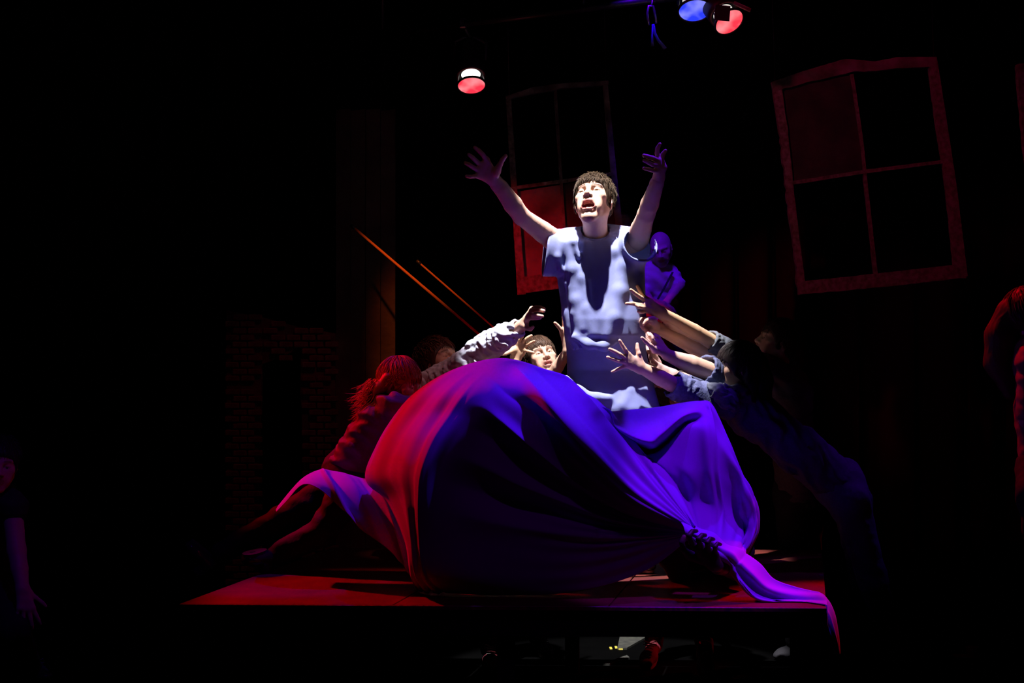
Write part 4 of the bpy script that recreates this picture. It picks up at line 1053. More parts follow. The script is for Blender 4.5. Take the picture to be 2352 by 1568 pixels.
# bare arms and hands
def arm_skin(bag, sh, el, wr, r, res=.0042, skin=HS, bulge=None):
    s = SDF(res); d = nrm(el - sh)
    s.cone(sh, sh + (el - sh) * .5, r[0], r[1], .0); s.cone(sh + (el - sh) * .5, el, r[1], r[2], .006)
    f = wr - el; s.cone(el, el + f * .32, r[2], r[3], .012); s.cone(el + f * .32, el + f * .75, r[3], r[4], .006); s.cone(el + f * .75, wr, r[4], r[5], .006)
    if bulge is not None:
        for c_, rr in bulge: s.ell(c_, [rr] * 3, k=.03)
    V, Q = s.mesh(); bag.add(V, Q, skin)
arm_skin(bag, shL, elL, wrL, [.054, .0465, .0380, .0410, .0335, .0255])
arm_skin(bag, shR, elR, wrR, [.054, .0465, .0375, .0395, .0320, .0255])
hL = px_hand({'index': [(1117, 367, 6.02), (1109, 355, 5.995), (1099, 345, 5.985), (1090.5, 338.5, 5.975)],
  'middle': [(1104, 379, 6.02), (1093, 369, 6.00), (1085, 361.5, 5.985), (1076.5, 355, 5.98)],
  'ring': [(1099, 391, 6.02), (1088, 385, 6.00), (1077, 378, 5.985), (1068.5, 374, 5.98)],
  'pinky': [(1099, 403, 6.03), (1089, 405, 6.01), (1080, 406, 6.00), (1071, 404.5, 5.995)],
  'thumb': [(1140, 394, 6.03), (1149, 377, 6.01), (1154, 367, 6.00), (1161.5, 358, 5.99)]})
hand(bag, P(1131, 408, 6.06), elL, hL, .0262, .0325, 1.06, .0026, HS, forearm=.30, palm_r=.0125)
hR = px_hand({'index': [(1513, 366, 5.95), (1509, 352, 5.94), (1510, 341, 5.935), (1515.5, 331, 5.93)],
  'middle': [(1512, 369, 5.93), (1499, 363, 5.90), (1488, 360, 5.885), (1479, 357, 5.875)],
  'ring': [(1512, 379, 5.93), (1499, 378, 5.90), (1488, 372, 5.885), (1479, 368.5, 5.875)],
  'pinky': [(1511, 392, 5.94), (1501, 392, 5.915), (1490, 389, 5.90), (1479, 386.5, 5.89)],
  'thumb': [(1522, 385, 5.95), (1519, 367, 5.95), (1523, 354, 5.945), (1528.5, 346, 5.94)]})
hand(bag, P(1513, 408, 5.98), elR, hR, .0255, .031, 1.04, .0026, HS, forearm=.30, palm_r=.0122)
bag.build('body', M['skin'], hero)
hair_piece(hero, hc, HR, (.075, .048, .028), 1.07, 'short', 5200, 3, .004, .064, .009, xs=.93, fringe=.018, thick=1.0)
# T-shirt
s = SDF(.0052)
def lvl(py, cx, hw, cy, hd): q = P(cx, py, cy); return (q[2], q[0], q[1], hw * cy / F, hd)
s.loft([lvl(538, 1373, 62, 6.46, .080), lvl(552, 1373, 88, 6.46, .100), lvl(575, 1376, 98, 6.455, .118), lvl(620, 1382, 98, 6.44, .135), lvl(680, 1386, 96, 6.42, .142),
        lvl(735, 1388, 95, 6.40, .150), lvl(772, 1389, 93, 6.40, .152), lvl(800, 1392, 91, 6.46, .134), lvl(850, 1397, 94, 6.475, .130), lvl(895, 1402, 102, 6.42, .150), lvl(935, 1405, 110, 6.41, .170), lvl(960, 1405, 112, 6.41, .172)], k=.03, power=2.4)
s.cone(P(1342, 542, 6.45), P(1288, 558, 6.44), .048, .060, .04); s.cone(P(1400, 538, 6.45), P(1462, 552, 6.44), .048, .058, .04)
# sleeves: flared, pulled up by the raised arms, cuff sagging under the arm
s.cone(P(1312, 582, 6.42), P(1240, 577, 6.35), .098, .116, .03, flat=((0, 1, 0), .66))
s.cone(P(1440, 580, 6.42), P(1484, 556, 6.25), .078, .082, .04)
# folds: long sagging ridges on the chest, a loop over the belly, the flared hem
def fold(pts, r, k=.03): s.chain([P(*q) for q in pts], r, k)
fold([(1306, 560, 6.33), (1314, 620, 6.315), (1322, 690, 6.30), (1336, 755, 6.275)], [.018, .020, .018, .014])
fold([(1344, 560, 6.345), (1338, 640, 6.31), (1346, 710, 6.29), (1362, 765, 6.265)], [.014, .013, .013, .012])
fold([(1442, 550, 6.345), (1436, 610, 6.315), (1425, 670, 6.295), (1412, 730, 6.27), (1396, 770, 6.26)], [.020, .022, .024, .020, .014])
fold([(1398, 555, 6.365), (1406, 580, 6.345), (1404, 604, 6.335)], [.018, .020, .010])
fold([(1318, 775, 6.268), (1352, 792, 6.262), (1388, 796, 6.262), (1415, 785, 6.27)], [.012, .016, .016, .012], .035)
fold([(1292, 650, 6.40), (1303, 720, 6.36), (1318, 800, 6.34)], [.016, .014, .010])
fold([(1300, 868, 6.32), (1330, 898, 6.27), (1366, 914, 6.25), (1396, 915, 6.245)], [.014, .018, .018, .014], .03)
fold([(1466, 862, 6.36), (1446, 894, 6.30), (1428, 930, 6.26)], [.014, .014, .014], .025)
fold([(1288, 560, 6.33), (1280, 590, 6.31), (1290, 622, 6.32)], [.014, .012, .010], .02)
fold([(1268, 545, 6.36), (1262, 585, 6.31), (1268, 622, 6.33)], [.012, .010, .010], .02)
for q, rr in (([(1296, 545, 6.36), (1318, 556, 6.325), (1330, 590, 6.31)], .012), ([(1312, 660, 6.31), (1318, 720, 6.295), (1330, 770, 6.28)], .010), ([(1436, 640, 6.31), (1430, 700, 6.295), (1412, 760, 6.275)], .012),
              ([(1300, 690, 6.37), (1312, 750, 6.33), (1334, 800, 6.30)], .010), ([(1352, 640, 6.295), (1356, 700, 6.28), (1372, 750, 6.265)], .008), ([(1462, 640, 6.38), (1462, 720, 6.36), (1452, 800, 6.34)], .012),
              ([(1306, 600, 6.33), (1302, 650, 6.33), (1310, 700, 6.33)], .010)):
    fold(q, [rr, rr * 1.15, rr * .6], .016)
# hollow between the chest folds
s.cone(P(1370, 590, 6.262), P(1374, 680, 6.245), .040, .026, .05, sub=True)
s.cone(P(1430, 905, 6.20), P(1480, 870, 6.26), .022, .022, .04, sub=True)
# neck and sleeve openings
s.cone(P(1366, 500, 6.38), P(1368, 532, 6.41), .068, .063, .006, sub=True)
s.ell(P(1366, 536, 6.355), (.066, .05, .030), k=.006, sub=True)
s.cone(P(1268, 578, 6.37), P(1200, 575, 6.32), .088, .106, .004, True, flat=((0, 1, 0), .56)); s.cut(P(1251, 577, 6.36), (-1, -.1, .12), .16)
s.cone(P(1466, 564, 6.34), P(1490, 540, 6.14), .071, .079, .004, True); s.cut(P(1478, 556, 6.305), (.25, -1, .35), .13)
s.wrinkle(.0014, 60, (.95, .1, .25), 12, 7.0)
V, Q = s.mesh(); shirt = link_mesh('shirt', V, Q, M['blue_shirt'], hero)
# collar band
mb = MB(); pts = []
for i in range(33):
    t = 2 * math.pi * i / 32; pts.append(P(1366 + 35.5 * math.sin(t), 535 - 17 * math.cos(t) * -1, 6.42 - .062 * math.cos(t)))
mb.tube(pts, .0052, 6, cap=False, flat=1.6); link_mesh('collar', mb.v, mb.f, M['blue_shirt'], shirt)
s = SDF(.012)
for sx in (-1, 1):
    hp = P(1400 + sx * 42, 890, 6.48); kn = P(1400 + sx * 55, 1095, 6.44); an = P(1402 + sx * 62, 1262, 6.52)
    s.cone(P(1400, 880, 6.47), hp, .100, .098, .03); s.chain([hp, kn, an], [.100, .078, .066], .03)
s.wrinkle(.005, 60, (.1, .2, 1), 9, 2.5); V, Q = s.mesh(); link_mesh('trousers', V, Q, M['trouser'], hero)
for sx in (-1, 1):
    an = P(1402 + sx * 62, 1283, 6.52); h_ = np.array([an[0], an[1] + .05, ZP + .009]); shoe(hero, h_, h_ + np.array([sx * .04, -.27, 0]), M['shoe_leather'], sole=M['white_rubber'])

# ------------------------------------------------------------------ 2. red-haired woman kneeling at the left
hw = P(918, 884, 6.42)
J = dict(neck=P(905, 930, 6.44), chest=P(880, 965, 6.42), belly=P(835, 1030, 6.44), pelvis=P(800, 1085, 6.48), front=(.75, -.3, -.5), fold=(.5, .1, 1),
         legs=[[P(805, 1120, 6.40), P(742, 1220, 6.36), P(628, 1280, 6.40)], [P(790, 1110, 6.52), P(640, 1200, 6.50), P(512, 1266, 6.48)]])
a1 = dict(sh=P(905, 935, 6.30), el=P(985, 935, 6.36), wr=P(1090, 900, 6.50), cover=2.0, hand=auto_hand(P(1090, 900, 6.50), (1, .1, .3), (0, .6, -1), 1))
a2 = dict(sh=P(895, 940, 6.50), el=P(960, 985, 6.46), wr=P(1050, 990, 6.48), cover=2.0)
wom = person('red-haired woman in a dark jacket kneeling at the left, reaching behind the cloth', P(742, 1330, 6.4), J,
    dict(c=hw, rot=(66, -14, 8), scale=.93, hair=(.30, .05, .02), lids=.35, female=True, res=.0034, hairline=.052, brow=(.12, .03, .02), eyes=True), [a1, a2], M['dark_jacket'], M['pink_trouser'], group=None, torso_wr=.012, build=.92, res=.014,
    shoes=[(P(490, 1280, 6.48), P(436, 1236, 6.44), M['shoe_leather'], dict(up=(-.7, -.1, -.7), sole=M['black'])), (P(608, 1262, 6.36), P(556, 1276, 6.28), M['shoe_leather'], dict(up=(0, .1, -1), sole=M['black']))])
R2 = head_frame(66, -14, 8)
hp2 = hair_piece(wom, hw, R2, (.46, .075, .03), .93, 'long', 1500, 7, .0045, .050, .014,
    locks=[([(-.02, -.09, .03), (-.03, -.11, -.05), (-.02, -.11, -.12)], [.045, .042, .030]), ([(-.074, -.03, .02), (-.082, -.055, -.04), (-.07, -.08, -.10)], [.028, .026, .018]), ([(.074, -.03, .02), (.082, -.055, -.04), (.07, -.08, -.10)], [.028, .026, .018]),
           ([(-.062, .045, .075), (-.074, .03, .03), (-.080, .00, .012)], [.016, .016, .014])])
mb = MB(); rs = np.random.RandomState(8)                       # loose ends of hair on her back and at the temple
for i in range(420):
    x = 846 + 34 * rs.rand(); y = 868 + 66 * rs.rand(); d0 = 6.40 + .16 * rs.rand() - .04; q = np.array([x, y]); pts = []; ang = 2.05 + .5 * rs.rand() + (.25 if rs.rand() < .1 else 0)
    L = 8 + 13 * rs.rand()
    for k_ in range(5): pts.append(P(q[0], q[1], d0)); q = q + L * np.array([math.cos(ang), math.sin(ang)]) * .8; ang += rs.uniform(-.22, .34)
    mb.tube(pts, [.0022, .0020, .0017, .0012, .0003], 3, cap=False)
link_mesh('loose_hair', mb.v, mb.f, hairmat('red_loose', (.46, .075, .03)), wom, True, np.repeat(np.array([[.46, .075, .03]]) * (.5 + .9 * rs.rand(len(mb.v) // 15, 1)), 15, 0))

# ------------------------------------------------------------------ 3. man in a lavender shirt reaching up
hm = P(1010, 835, 6.78); R3 = head_frame(46, 26, -6)
J = dict(neck=P(975, 892, 6.84), chest=P(985, 935, 6.84), belly=P(975, 1050, 6.84), pelvis=P(965, 1150, 6.86), front=(.6, -.6, 0),
         legs=[[P(945, 1170, 6.80), P(1010, 1250, 6.52), P(940, 1236, 6.92)], [P(985, 1170, 6.94), P(1050, 1236, 6.72), P(990, 1225, 7.05)]])
h3 = px_hand({'index': [(1222, 709, 6.42), (1231, 705.5, 6.38), (1242, 706, 6.35), (1250, 709, 6.33)],
 'middle': [(1221, 713, 6.39), (1231, 712, 6.34), (1241, 712, 6.31), (1249, 714, 6.29)],
 'ring': [(1216, 722, 6.37), (1226, 724, 6.32), (1236, 724.5, 6.29), (1246, 726, 6.27)],
 'pinky': [(1213, 731, 6.37), (1224, 731, 6.33), (1233, 731, 6.31), (1241, 730, 6.29)],
 'thumb': [(1204, 748, 6.40), (1211, 753, 6.37), (1218, 756, 6.35), (1224, 751, 6.32)]})
a1 = dict(sh=P(965, 893, 6.74), el=P(1092, 818, 6.62), wr=P(1198, 748, 6.45), cover=1.001, hand=h3, hs=1.0, rf=.040)
a2 = dict(sh=P(990, 900, 6.98), el=P(1070, 930, 6.98), wr=P(1120, 880, 6.85), cover=2.0)
man3 = person('dark-haired man in a lavender shirt, eyes closed, stretching an arm towards the standing man', P(985, 1290, 6.8), J,
    dict(c=hm, rot=(46, 26, -6), scale=.98, hair=(.09, .025, .015), lids=.12, res=.0032, hairline=.060, eyes=False), [a1, a2], M['lavender'], M['trouser'], torso_wr=.006, res=.012, hand_res=.0028,
    shoes=[(P(935, 1262, 6.93), P(905, 1262, 7.08), M['shoe_leather'], {}), (P(985, 1258, 7.05), P(960, 1260, 7.10), M['shoe_leather'], {})])
hair_piece(man3, hm, R3, (.11, .03, .018), .98, 'short', 1500, 11, .0045, .060, .014)
s = SDF(.005)                                                  # rumpled long sleeve
pts = [P(962, 896, 6.74), P(1010, 868, 6.70), P(1060, 838, 6.64), P(1102, 808, 6.60), P(1128, 791, 6.56), P(1158, 772, 6.50), P(1188, 755, 6.46)]
s.chain(pts, [.066, .060, .056, .062, .064, .054, .041], .03)
for a, b, r in (((1108, 782, 6.55), (1138, 806, 6.50), .018), ((1128, 776, 6.52), (1152, 800, 6.47), .014), ((1080, 810, 6.57), (1098, 836, 6.54), .016), ((1050, 828, 6.58), (1072, 846, 6.56), .014), ((1146, 790, 6.47), (1168, 792, 6.44), .012), ((1150, 766, 6.47), (1176, 766, 6.43), .012)):
    s.cone(P(*a), P(*b), r, r * .8, .014)
ad = nrm(pts[-1] - pts[-2]); s.cone(pts[-1], pts[-1] + ad * .03, .041, .042, .01); s.cone(pts[-1] - ad * .01, pts[-1] + ad * .08, .034, .035, .003, sub=True); s.cut(pts[-1] + ad * .012, ad, .1)
s.wrinkle(.0062, 115, (ad + (0, .3, .5)), 31, 2.0); s.wrinkle(.003, 230, (.2, .3, 1), 4, 2.0)
V, Q = s.mesh(); link_mesh('sleeve', V, Q, M['lavender'], man3)

# ------------------------------------------------------------------ 4. young woman with brown hair looking up, behind the arch of the cloth
hg = P(1243, 823, 7.12); R4 = head_frame(12, 20, -12)
gf = CAM[2]
sx_ = 0
J = dict(neck=P(1222, 880, 7.18), chest=P(1222, 930, 7.20), belly=P(1222, 1040, 7.26), pelvis=P(1218, 1130, 7.34),
         legs=[[P(1195, 1160, 7.34), P(1168, 1340, 7.30), P(1122, 1488, 7.36)], [P(1245, 1160, 7.36), P(1240, 1340, 7.42), P(1235, 1462, 7.66)]])
h4a = px_hand({'index': [(1200, 789, 7.00), (1207, 780, 6.985), (1214, 775, 6.975), (1220.5, 770.5, 6.97)],
 'middle': [(1206, 794, 7.00), (1213, 790, 6.985), (1220, 786, 6.975), (1227, 783, 6.965)],
 'ring': [(1207, 804, 7.00), (1213, 806, 6.985), (1219, 808, 6.98), (1226, 809, 6.975)],
 'pinky': [(1203, 812, 7.01), (1207, 816, 7.00), (1211, 817, 6.99), (1214, 818, 6.985)],
 'thumb': [(1178, 800, 7.00), (1170, 808, 6.98), (1162, 812, 6.97), (1153, 814, 6.96)]})
h4a['index'], h4a['middle'] = h4a['index'], h4a['middle']
h4x = px_hand({'index': [(1190, 788, 7.00), (1194, 780, 6.985), (1199, 773, 6.975), (1203, 767, 6.97)],
 'middle': [(1198, 789, 7.00), (1206, 781, 6.985), (1213, 775, 6.975), (1220.5, 770.5, 6.97)],
 'ring': [(1204, 795, 7.00), (1212, 791, 6.985), (1220, 787, 6.975), (1227, 783, 6.965)],
 'pinky': [(1206, 804, 7.00), (1213, 806, 6.985), (1219, 808, 6.98), (1226, 809.5, 6.975)],
 'thumb': [(1180, 803, 7.00), (1171, 808, 6.98), (1162, 812, 6.97), (1153, 814, 6.96)]})
h4b = px_hand({'index': [(1296, 752, 6.85), (1295, 740, 6.84), (1294, 729, 6.835), (1293.5, 720, 6.83)],
 'middle': [(1301, 752, 6.86), (1303, 738, 6.87), (1304, 726, 6.88), (1304, 716, 6.89)],
 'ring': [(1305, 756, 6.88), (1309, 742, 6.89), (1312, 732, 6.90), (1313, 724, 6.91)],
 'pinky': [(1308, 762, 6.90), (1314, 752, 6.92), (1317, 744, 6.93), (1319, 738, 6.94)],
 'thumb': [(1294, 766, 6.85), (1288, 756, 6.83), (1281, 748, 6.82), (1274.5, 741, 6.81)]})
a1 = dict(sh=P(1195, 905, 7.12), el=P(1172, 900, 6.98), wr=P(1184, 822, 7.02), cover=1.0, hand=h4x, rw=.024, rf=.032, hs=.92, skin=(.68, .42, .26))
a2 = dict(sh=P(1262, 900, 7.12), el=P(1262, 872, 6.95), wr=P(1304, 806, 6.86), cover=.8, hand=h4b, rw=.022, rf=.031, hs=.92, fore=.98)
girl = person('brown-haired young woman behind the cloth arch, looking up with both hands raised', P(1180, 1524, 7.3), J,
    dict(c=hg, rot=(12, 20, -12), scale=.90, hair=(.075, .04, .025), lids=.55, female=True, mouth=.25, res=.003, hairline=.062, look=(.15, .15), brow=(.09, .05, .035), lipcol=(.5, .2, .18)), [a1, a2], M['navy'], M['trouser'], build=.88,
    res=.014, hand_res=.0028, torso_wr=.004,
    shoes=[(P(1128, 1508, 7.42), P(1128, 1548, 7.12), M['canvas_red'], dict(sole=M['white_rubber'], laces=M['lace'])), (P(1238, 1490, 7.68), P(1262, 1512, 7.40), M['canvas_dark'], dict(sole=M['white_rubber'], laces=M['lace']))])
hair_piece(girl, hg, R4, (.085, .045, .028), .90, 'long', 900, 13, .0045, .060, .010,
    locks=[([(-.05, -.05, .02), (-.05, -.08, -.06), (-.03, -.09, -.14)], [.035, .035, .02]), ([(.05, -.05, .02), (.05, -.08, -.06), (.03, -.09, -.14)], [.035, .035, .02])])

# ------------------------------------------------------------------ 5. dark-haired woman at the right with rolled navy sleeves (nearest of that group)
hA = P(1692, 850, 6.42); RA = head_frame(-80, 6, 0)
hA1 = px_hand({'index': [(1443, 814, 6.195), (1436, 803, 6.180), (1429, 792, 6.175), (1423.5, 782, 6.170)],
 'middle': [(1436, 821, 6.185), (1424, 814, 6.170), (1412, 807, 6.165), (1400.5, 801.5, 6.160)],
 'ring': [(1435, 831, 6.185), (1421, 829, 6.170), (1408, 824, 6.165), (1395.5, 820, 6.160)],
 'pinky': [(1441, 839, 6.195), (1430, 843, 6.185), (1418, 848, 6.185), (1406, 853.5, 6.185)],
 'thumb': [(1467, 826, 6.225), (1467, 812, 6.215), (1464, 801, 6.220), (1463.5, 790, 6.225)]})
hA2 = px_hand({'index': [(1502, 786, 6.24), (1497, 778, 6.20), (1492, 771, 6.20), (1488, 765, 6.21)],
 'middle': [(1506, 784, 6.26), (1500, 775, 6.24), (1494, 768, 6.26), (1490, 764, 6.28)],
 'ring': [(1512, 784, 6.28), (1508, 774, 6.27), (1503, 768, 6.29), (1498, 766, 6.31)],
 'pinky': [(1518, 786, 6.30), (1515, 777, 6.30), (1511, 771, 6.32), (1507, 769, 6.34)],
 'thumb': [(1504, 803, 6.22), (1493, 793, 6.19), (1483, 784, 6.18), (1474.5, 775.5, 6.17)]})
J = dict(neck=P(1712, 905, 6.46), chest=P(1730, 950, 6.48), belly=P(1830, 1030, 6.52), pelvis=P(1925, 1110, 6.60), front=(-.5, 0, -1), fold=(1, .1, .6),
         legs=[[P(1950, 1150, 6.52), P(2005, 1330, 6.60), P(2055, 1478, 6.90)], [P(1955, 1150, 6.78), P(1985, 1335, 6.98), P(2010, 1470, 7.20)]])
a1 = dict(sh=P(1665, 925, 6.34), el=P(1565, 893, 6.29), wr=P(1470, 843, 6.225), cover=1.0, hand=hA1, rw=.0245, rf=.036, hs=.96, fore=.9, loose=1.12, cuff=(M['navy'], .060, .80, 1.22))
a2 = dict(sh=P(1690, 905, 6.56), el=P(1640, 858, 6.40), wr=P(1532, 815, 6.28), cover=.9, hand=hA2, rw=.025, rf=.044, hs=.94, fore=.9, cuff=(M['navy'], .072, .70, 1.24))
wA = person('dark-haired woman leaning in from the right, rolled navy sleeves, both hands on the standing man', P(1990, 1500, 6.9) * np.array([1, 1, 0]), J,
    dict(c=hA, rot=(-80, 6, 0), scale=.95, hair=(.02, .012, .010), lids=.5, female=True, res=.0036, hairline=.050, eyes=True), [a1, a2], M['navy'], M['navy'], torso_wr=.010, res=.014, hand_res=.0028, build=.94,
    shoes=[(P(2052, 1500, 6.92), P(2088, 1502, 6.80), M['shoe_leather'], dict(sole=M['black'])), (P(2012, 1482, 7.24), P(2046, 1492, 7.12), M['shoe_leather'], dict(sole=M['black']))])
hair_piece(wA, hA, RA, (.022, .012, .012), .95, 'long', 900, 17, .0048, .048, .018,
    locks=[([(0, -.09, .03), (0, -.12, -.04), (0, -.13, -.12), (0, -.10, -.20)], [.065, .062, .05, .02]), ([(.06, -.03, .02), (.075, -.05, -.06), (.06, -.07, -.14)], [.035, .032, .02]), ([(-.06, -.03, .02), (-.075, -.05, -.06), (-.06, -.07, -.14)], [.035, .032, .02])])
# scarf-like knitted collar at her shoulder
s = SDF(.006); s.chain([P(1632, 888, 6.28), P(1652, 900, 6.26), P(1672, 918, 6.26), P(1690, 936, 6.28)], [.020, .034, .040, .022], .03); s.chain([P(1655, 893, 6.30), P(1700, 905, 6.34), P(1725, 925, 6.38)], [.026, .036, .026], .03)
s.wrinkle(.008, 170, (.3, .2, 1), 2, 1.8); V, Q = s.mesh(); link_mesh('scarf', V, Q, M['grey_cloth'], wA)

# ------------------------------------------------------------------ 6. person behind her with grey rolled cuffs
hB = P(1785, 790, 6.95); RB = head_frame(-78, 22, 0)
hB1 = px_hand({'index': [(1482, 690, 6.30), (1472, 683, 6.275), (1459, 674, 6.26), (1449, 665.5, 6.25)],
 'middle': [(1480, 699, 6.29), (1468, 700, 6.265), (1453, 697, 6.25), (1439, 697, 6.245)],
 'ring': [(1483, 706, 6.29), (1474, 706, 6.265), (1466, 704, 6.25), (1461, 701, 6.25)],
 'pinky': [(1487, 713, 6.30), (1478, 716, 6.28), (1471, 717, 6.27), (1466, 715, 6.26)],
 'thumb': [(1492, 694, 6.32), (1480, 683, 6.31), (1471, 670, 6.30), (1463.5, 657, 6.30)]})
hB2 = px_hand({'index': [(1487, 733, 6.33), (1474, 733, 6.30), (1473, 742, 6.29), (1480, 748, 6.30)],
 'middle': [(1486, 740, 6.32), (1473, 740, 6.29), (1474, 749, 6.28), (1482, 753, 6.30)],
 'ring': [(1487, 747, 6.32), (1476, 748, 6.29), (1478, 755, 6.28), (1485, 757, 6.30)],
 'pinky': [(1490, 754, 6.33), (1481, 756, 6.30), (1484, 761, 6.30), (1490, 761, 6.31)],
 'thumb': [(1500, 735, 6.30), (1492, 733, 6.28), (1484, 737, 6.265), (1478, 744, 6.26)]})
J = dict(neck=P(1800, 845, 6.98), chest=P(1810, 905, 7.00), belly=P(1825, 1030, 7.20), pelvis=P(1835, 1120, 7.34), front=(-1, -.2, 0),
         legs=[[P(1822, 1145, 7.36), P(1822, 1310, 7.36), P(1826, 1465, 7.44)], [P(1850, 1145, 7.52), P(1855, 1300, 7.54), P(1858, 1445, 7.64)]])
a1 = dict(sh=P(1770, 850, 6.90), el=P(1655, 798, 6.66), wr=P(1520, 719, 6.38), cover=1.02, hand=hB1, rw=.025, rf=.038, hs=.98, fore=.95, skin=(.66, .40, .24), cuff=(M['grey_cloth'], .050, .72, 1.22))
a2 = dict(sh=P(1785, 862, 7.06), el=P(1660, 825, 6.72), wr=P(1512, 754, 6.40), cover=1.02, hand=hB2, rw=.026, rf=.042, hs=.98, fore=.95, skin=(.66, .38, .26), cuff=(M['grey_cloth'], .050, .72, 1.18))
pB_ = person('person at right with red-lit upturned face, arms reaching out of grey rolled sleeves', P(1855, 1545, 7.1) * np.array([1, 1, 0]), J,
    dict(c=hB, rot=(-78, 22, 0), scale=.95, hair=(.05, .02, .015), lids=.4, res=.0038, hairline=.055), [a1, a2], M['grey_cloth'], M['black'], res=.014, hand_res=.0028,
    shoes=[(P(1826, 1508, 7.46), P(1780, 1518, 7.38), M['black'], {}), (P(1858, 1490, 7.66), P(1815, 1497, 7.60), M['black'], {})])
hair_piece(pB_, hB, RB, (.06, .02, .015), .95, 'long', 700, 19, .0048, .055, .016, locks=[([(0, -.09, .03), (0, -.12, -.05), (0, -.12, -.14)], [.06, .055, .03])])
mb = MB(); pth = [P(1477.2 + 3.4 * math.cos(t), 742.5 + 5 * math.sin(t), 6.285 + .012 * math.cos(t + 1)) for t in np.linspace(0, 6.283, 14)]
mb.tube(pth, .0016, 5); link_mesh('ring', mb.v, mb.f, M['gold'], pB_)

# ------------------------------------------------------------------ 7. person standing behind the right part of the cloth, only hands-breadth of skin and feet in view
J = dict(neck=P(1572, 905, 7.12), chest=P(1568, 950, 7.18), belly=P(1560, 1050, 7.28), pelvis=P(1556, 1130, 7.36),
         legs=[[P(1530, 1160, 7.36), P(1508, 1320, 7.34), P(1502, 1478, 7.26)], [P(1580, 1160, 7.36), P(1604, 1325, 7.32), P(1618, 1492, 7.16)]])
a1 = dict(sh=P(1608, 902, 7.02), el=P(1602, 884, 6.78), wr=P(1545, 862, 6.66), cover=.4, hand=auto_hand(P(1545, 862, 6.66), (-1, -.2, .3), (0, -1, 0), 1), rf=.036)
a2 = dict(sh=P(1530, 900, 7.10), el=P(1516, 868, 6.90), wr=P(1507, 835, 6.80), cover=.6, hand=auto_hand(P(1507, 835, 6.80), (-.3, -.3, 1), (-1, 0, 0), 1), rf=.034)
person('person crouched behind the cloth, sneakers showing below the right half of the platform', P(1560, 1530, 7.1) * np.array([1, 1, 0]), J,
    dict(c=P(1568, 900, 6.98), rot=(-30, -50, 0), scale=.85, hair=(.03, .02, .02), res=.005, eyes=False, hairline=.05), [a1, a2], M['black'], M['trouser'], res=.015, skin=(.66, .40, .36), build=.85,
    shoes=[(P(1502, 1500, 7.26), P(1480, 1542, 7.02), M['canvas_red'], dict(sole=M['white_rubber'], laces=M['lace'])), (P(1618, 1520, 7.1), P(1622, 1566, 6.86), M['canvas_dark'], dict(sole=M['white_rubber'], laces=M['lace']))])

# ------------------------------------------------------------------ 8. figure under the cloth whose fist grips the gather
J = dict(neck=P(1660, 1120, 6.34), chest=P(1650, 1150, 6.32), belly=P(1635, 1215, 6.34), pelvis=P(1610, 1250, 6.42), front=(0, -1, 0),
         legs=[[P(1590, 1265, 6.32), P(1530, 1262, 5.98), P(1560, 1318, 6.10)], [P(1640, 1265, 6.40), P(1700, 1262, 6.12), P(1690, 1290, 6.52)]])
T_ = nrm(P(1690, 1292, 5.58) - P(1570, 1218, 5.60))
def kn(px, py, dx, dy, tx, ty): return [P(px, py, 5.56), P(px + dx, py + dy, 5.505), P(px + dx + tx, py + dy + ty, 5.525), P(px + dx + tx * 1.4 + 3, py + dy + ty * 2.0, 5.57)]
hG = {'index': [P(1592, 1252, 5.54), P(1582, 1230, 5.505), P(1590, 1220, 5.52), P(1600, 1219, 5.56)], 'middle': [P(1610, 1258, 5.535), P(1604, 1238, 5.50), P(1612, 1229, 5.515), P(1620, 1229, 5.555)],
      'ring': [P(1628, 1266, 5.535), P(1624, 1246, 5.50), P(1631, 1237, 5.515), P(1639, 1238, 5.555)], 'pinky': [P(1644, 1274, 5.54), P(1642, 1256, 5.51), P(1648, 1248, 5.525), P(1655, 1250, 5.56)],
      'thumb': [P(1586, 1276, 5.57), P(1570, 1262, 5.55), P(1566, 1246, 5.54), P(1571, 1232, 5.545)]}
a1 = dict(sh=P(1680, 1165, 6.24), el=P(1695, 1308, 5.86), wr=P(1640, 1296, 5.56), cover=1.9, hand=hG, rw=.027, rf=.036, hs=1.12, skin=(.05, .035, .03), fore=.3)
a2 = dict(sh=P(1625, 1150, 6.22), el=P(1590, 1210, 6.00), wr=P(1560, 1250, 5.90), cover=2.0)
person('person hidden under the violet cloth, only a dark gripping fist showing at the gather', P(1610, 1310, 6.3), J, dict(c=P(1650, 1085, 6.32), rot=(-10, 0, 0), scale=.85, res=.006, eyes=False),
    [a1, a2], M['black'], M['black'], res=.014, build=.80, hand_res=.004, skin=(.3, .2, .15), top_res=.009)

# ------------------------------------------------------------------ 9. background performer in blue light
sb = (.55, .40, .38); wsh = mat('white_work_shirt', (.62, .60, .62), .8, bump=(40, .3, 'noise'))
J = dict(neck=P(1508, 606, 9.6), chest=P(1508, 640, 9.6), belly=P(1512, 700, 9.62), pelvis=P(1516, 760, 9.64),
         legs=[[P(1500, 790, 9.6), P(1495, 900, 9.5), P(1498, 1010, 9.6)], [P(1534, 790, 9.6), P(1545, 900, 9.55), P(1540, 1010, 9.65)]])
a1 = dict(sh=P(1538, 636, 9.6), el=P(1559, 656, 9.5), wr=P(1532, 694, 9.40), cover=.85, hand=auto_hand(P(1532, 694, 9.40), (-.7, -.1, -.5), (0, .4, -1), -1), rf=.034, rw=.024)
a2 = dict(sh=P(1482, 640, 9.56), el=P(1478, 675, 9.5), wr=P(1496, 692, 9.36), cover=1.0, hand=auto_hand(P(1496, 692, 9.36), (.8, -.2, -.2), (0, .4, -1), 1), rf=.034, rw=.024)
riser_z = P(1515, 1026, 9.6)[2]
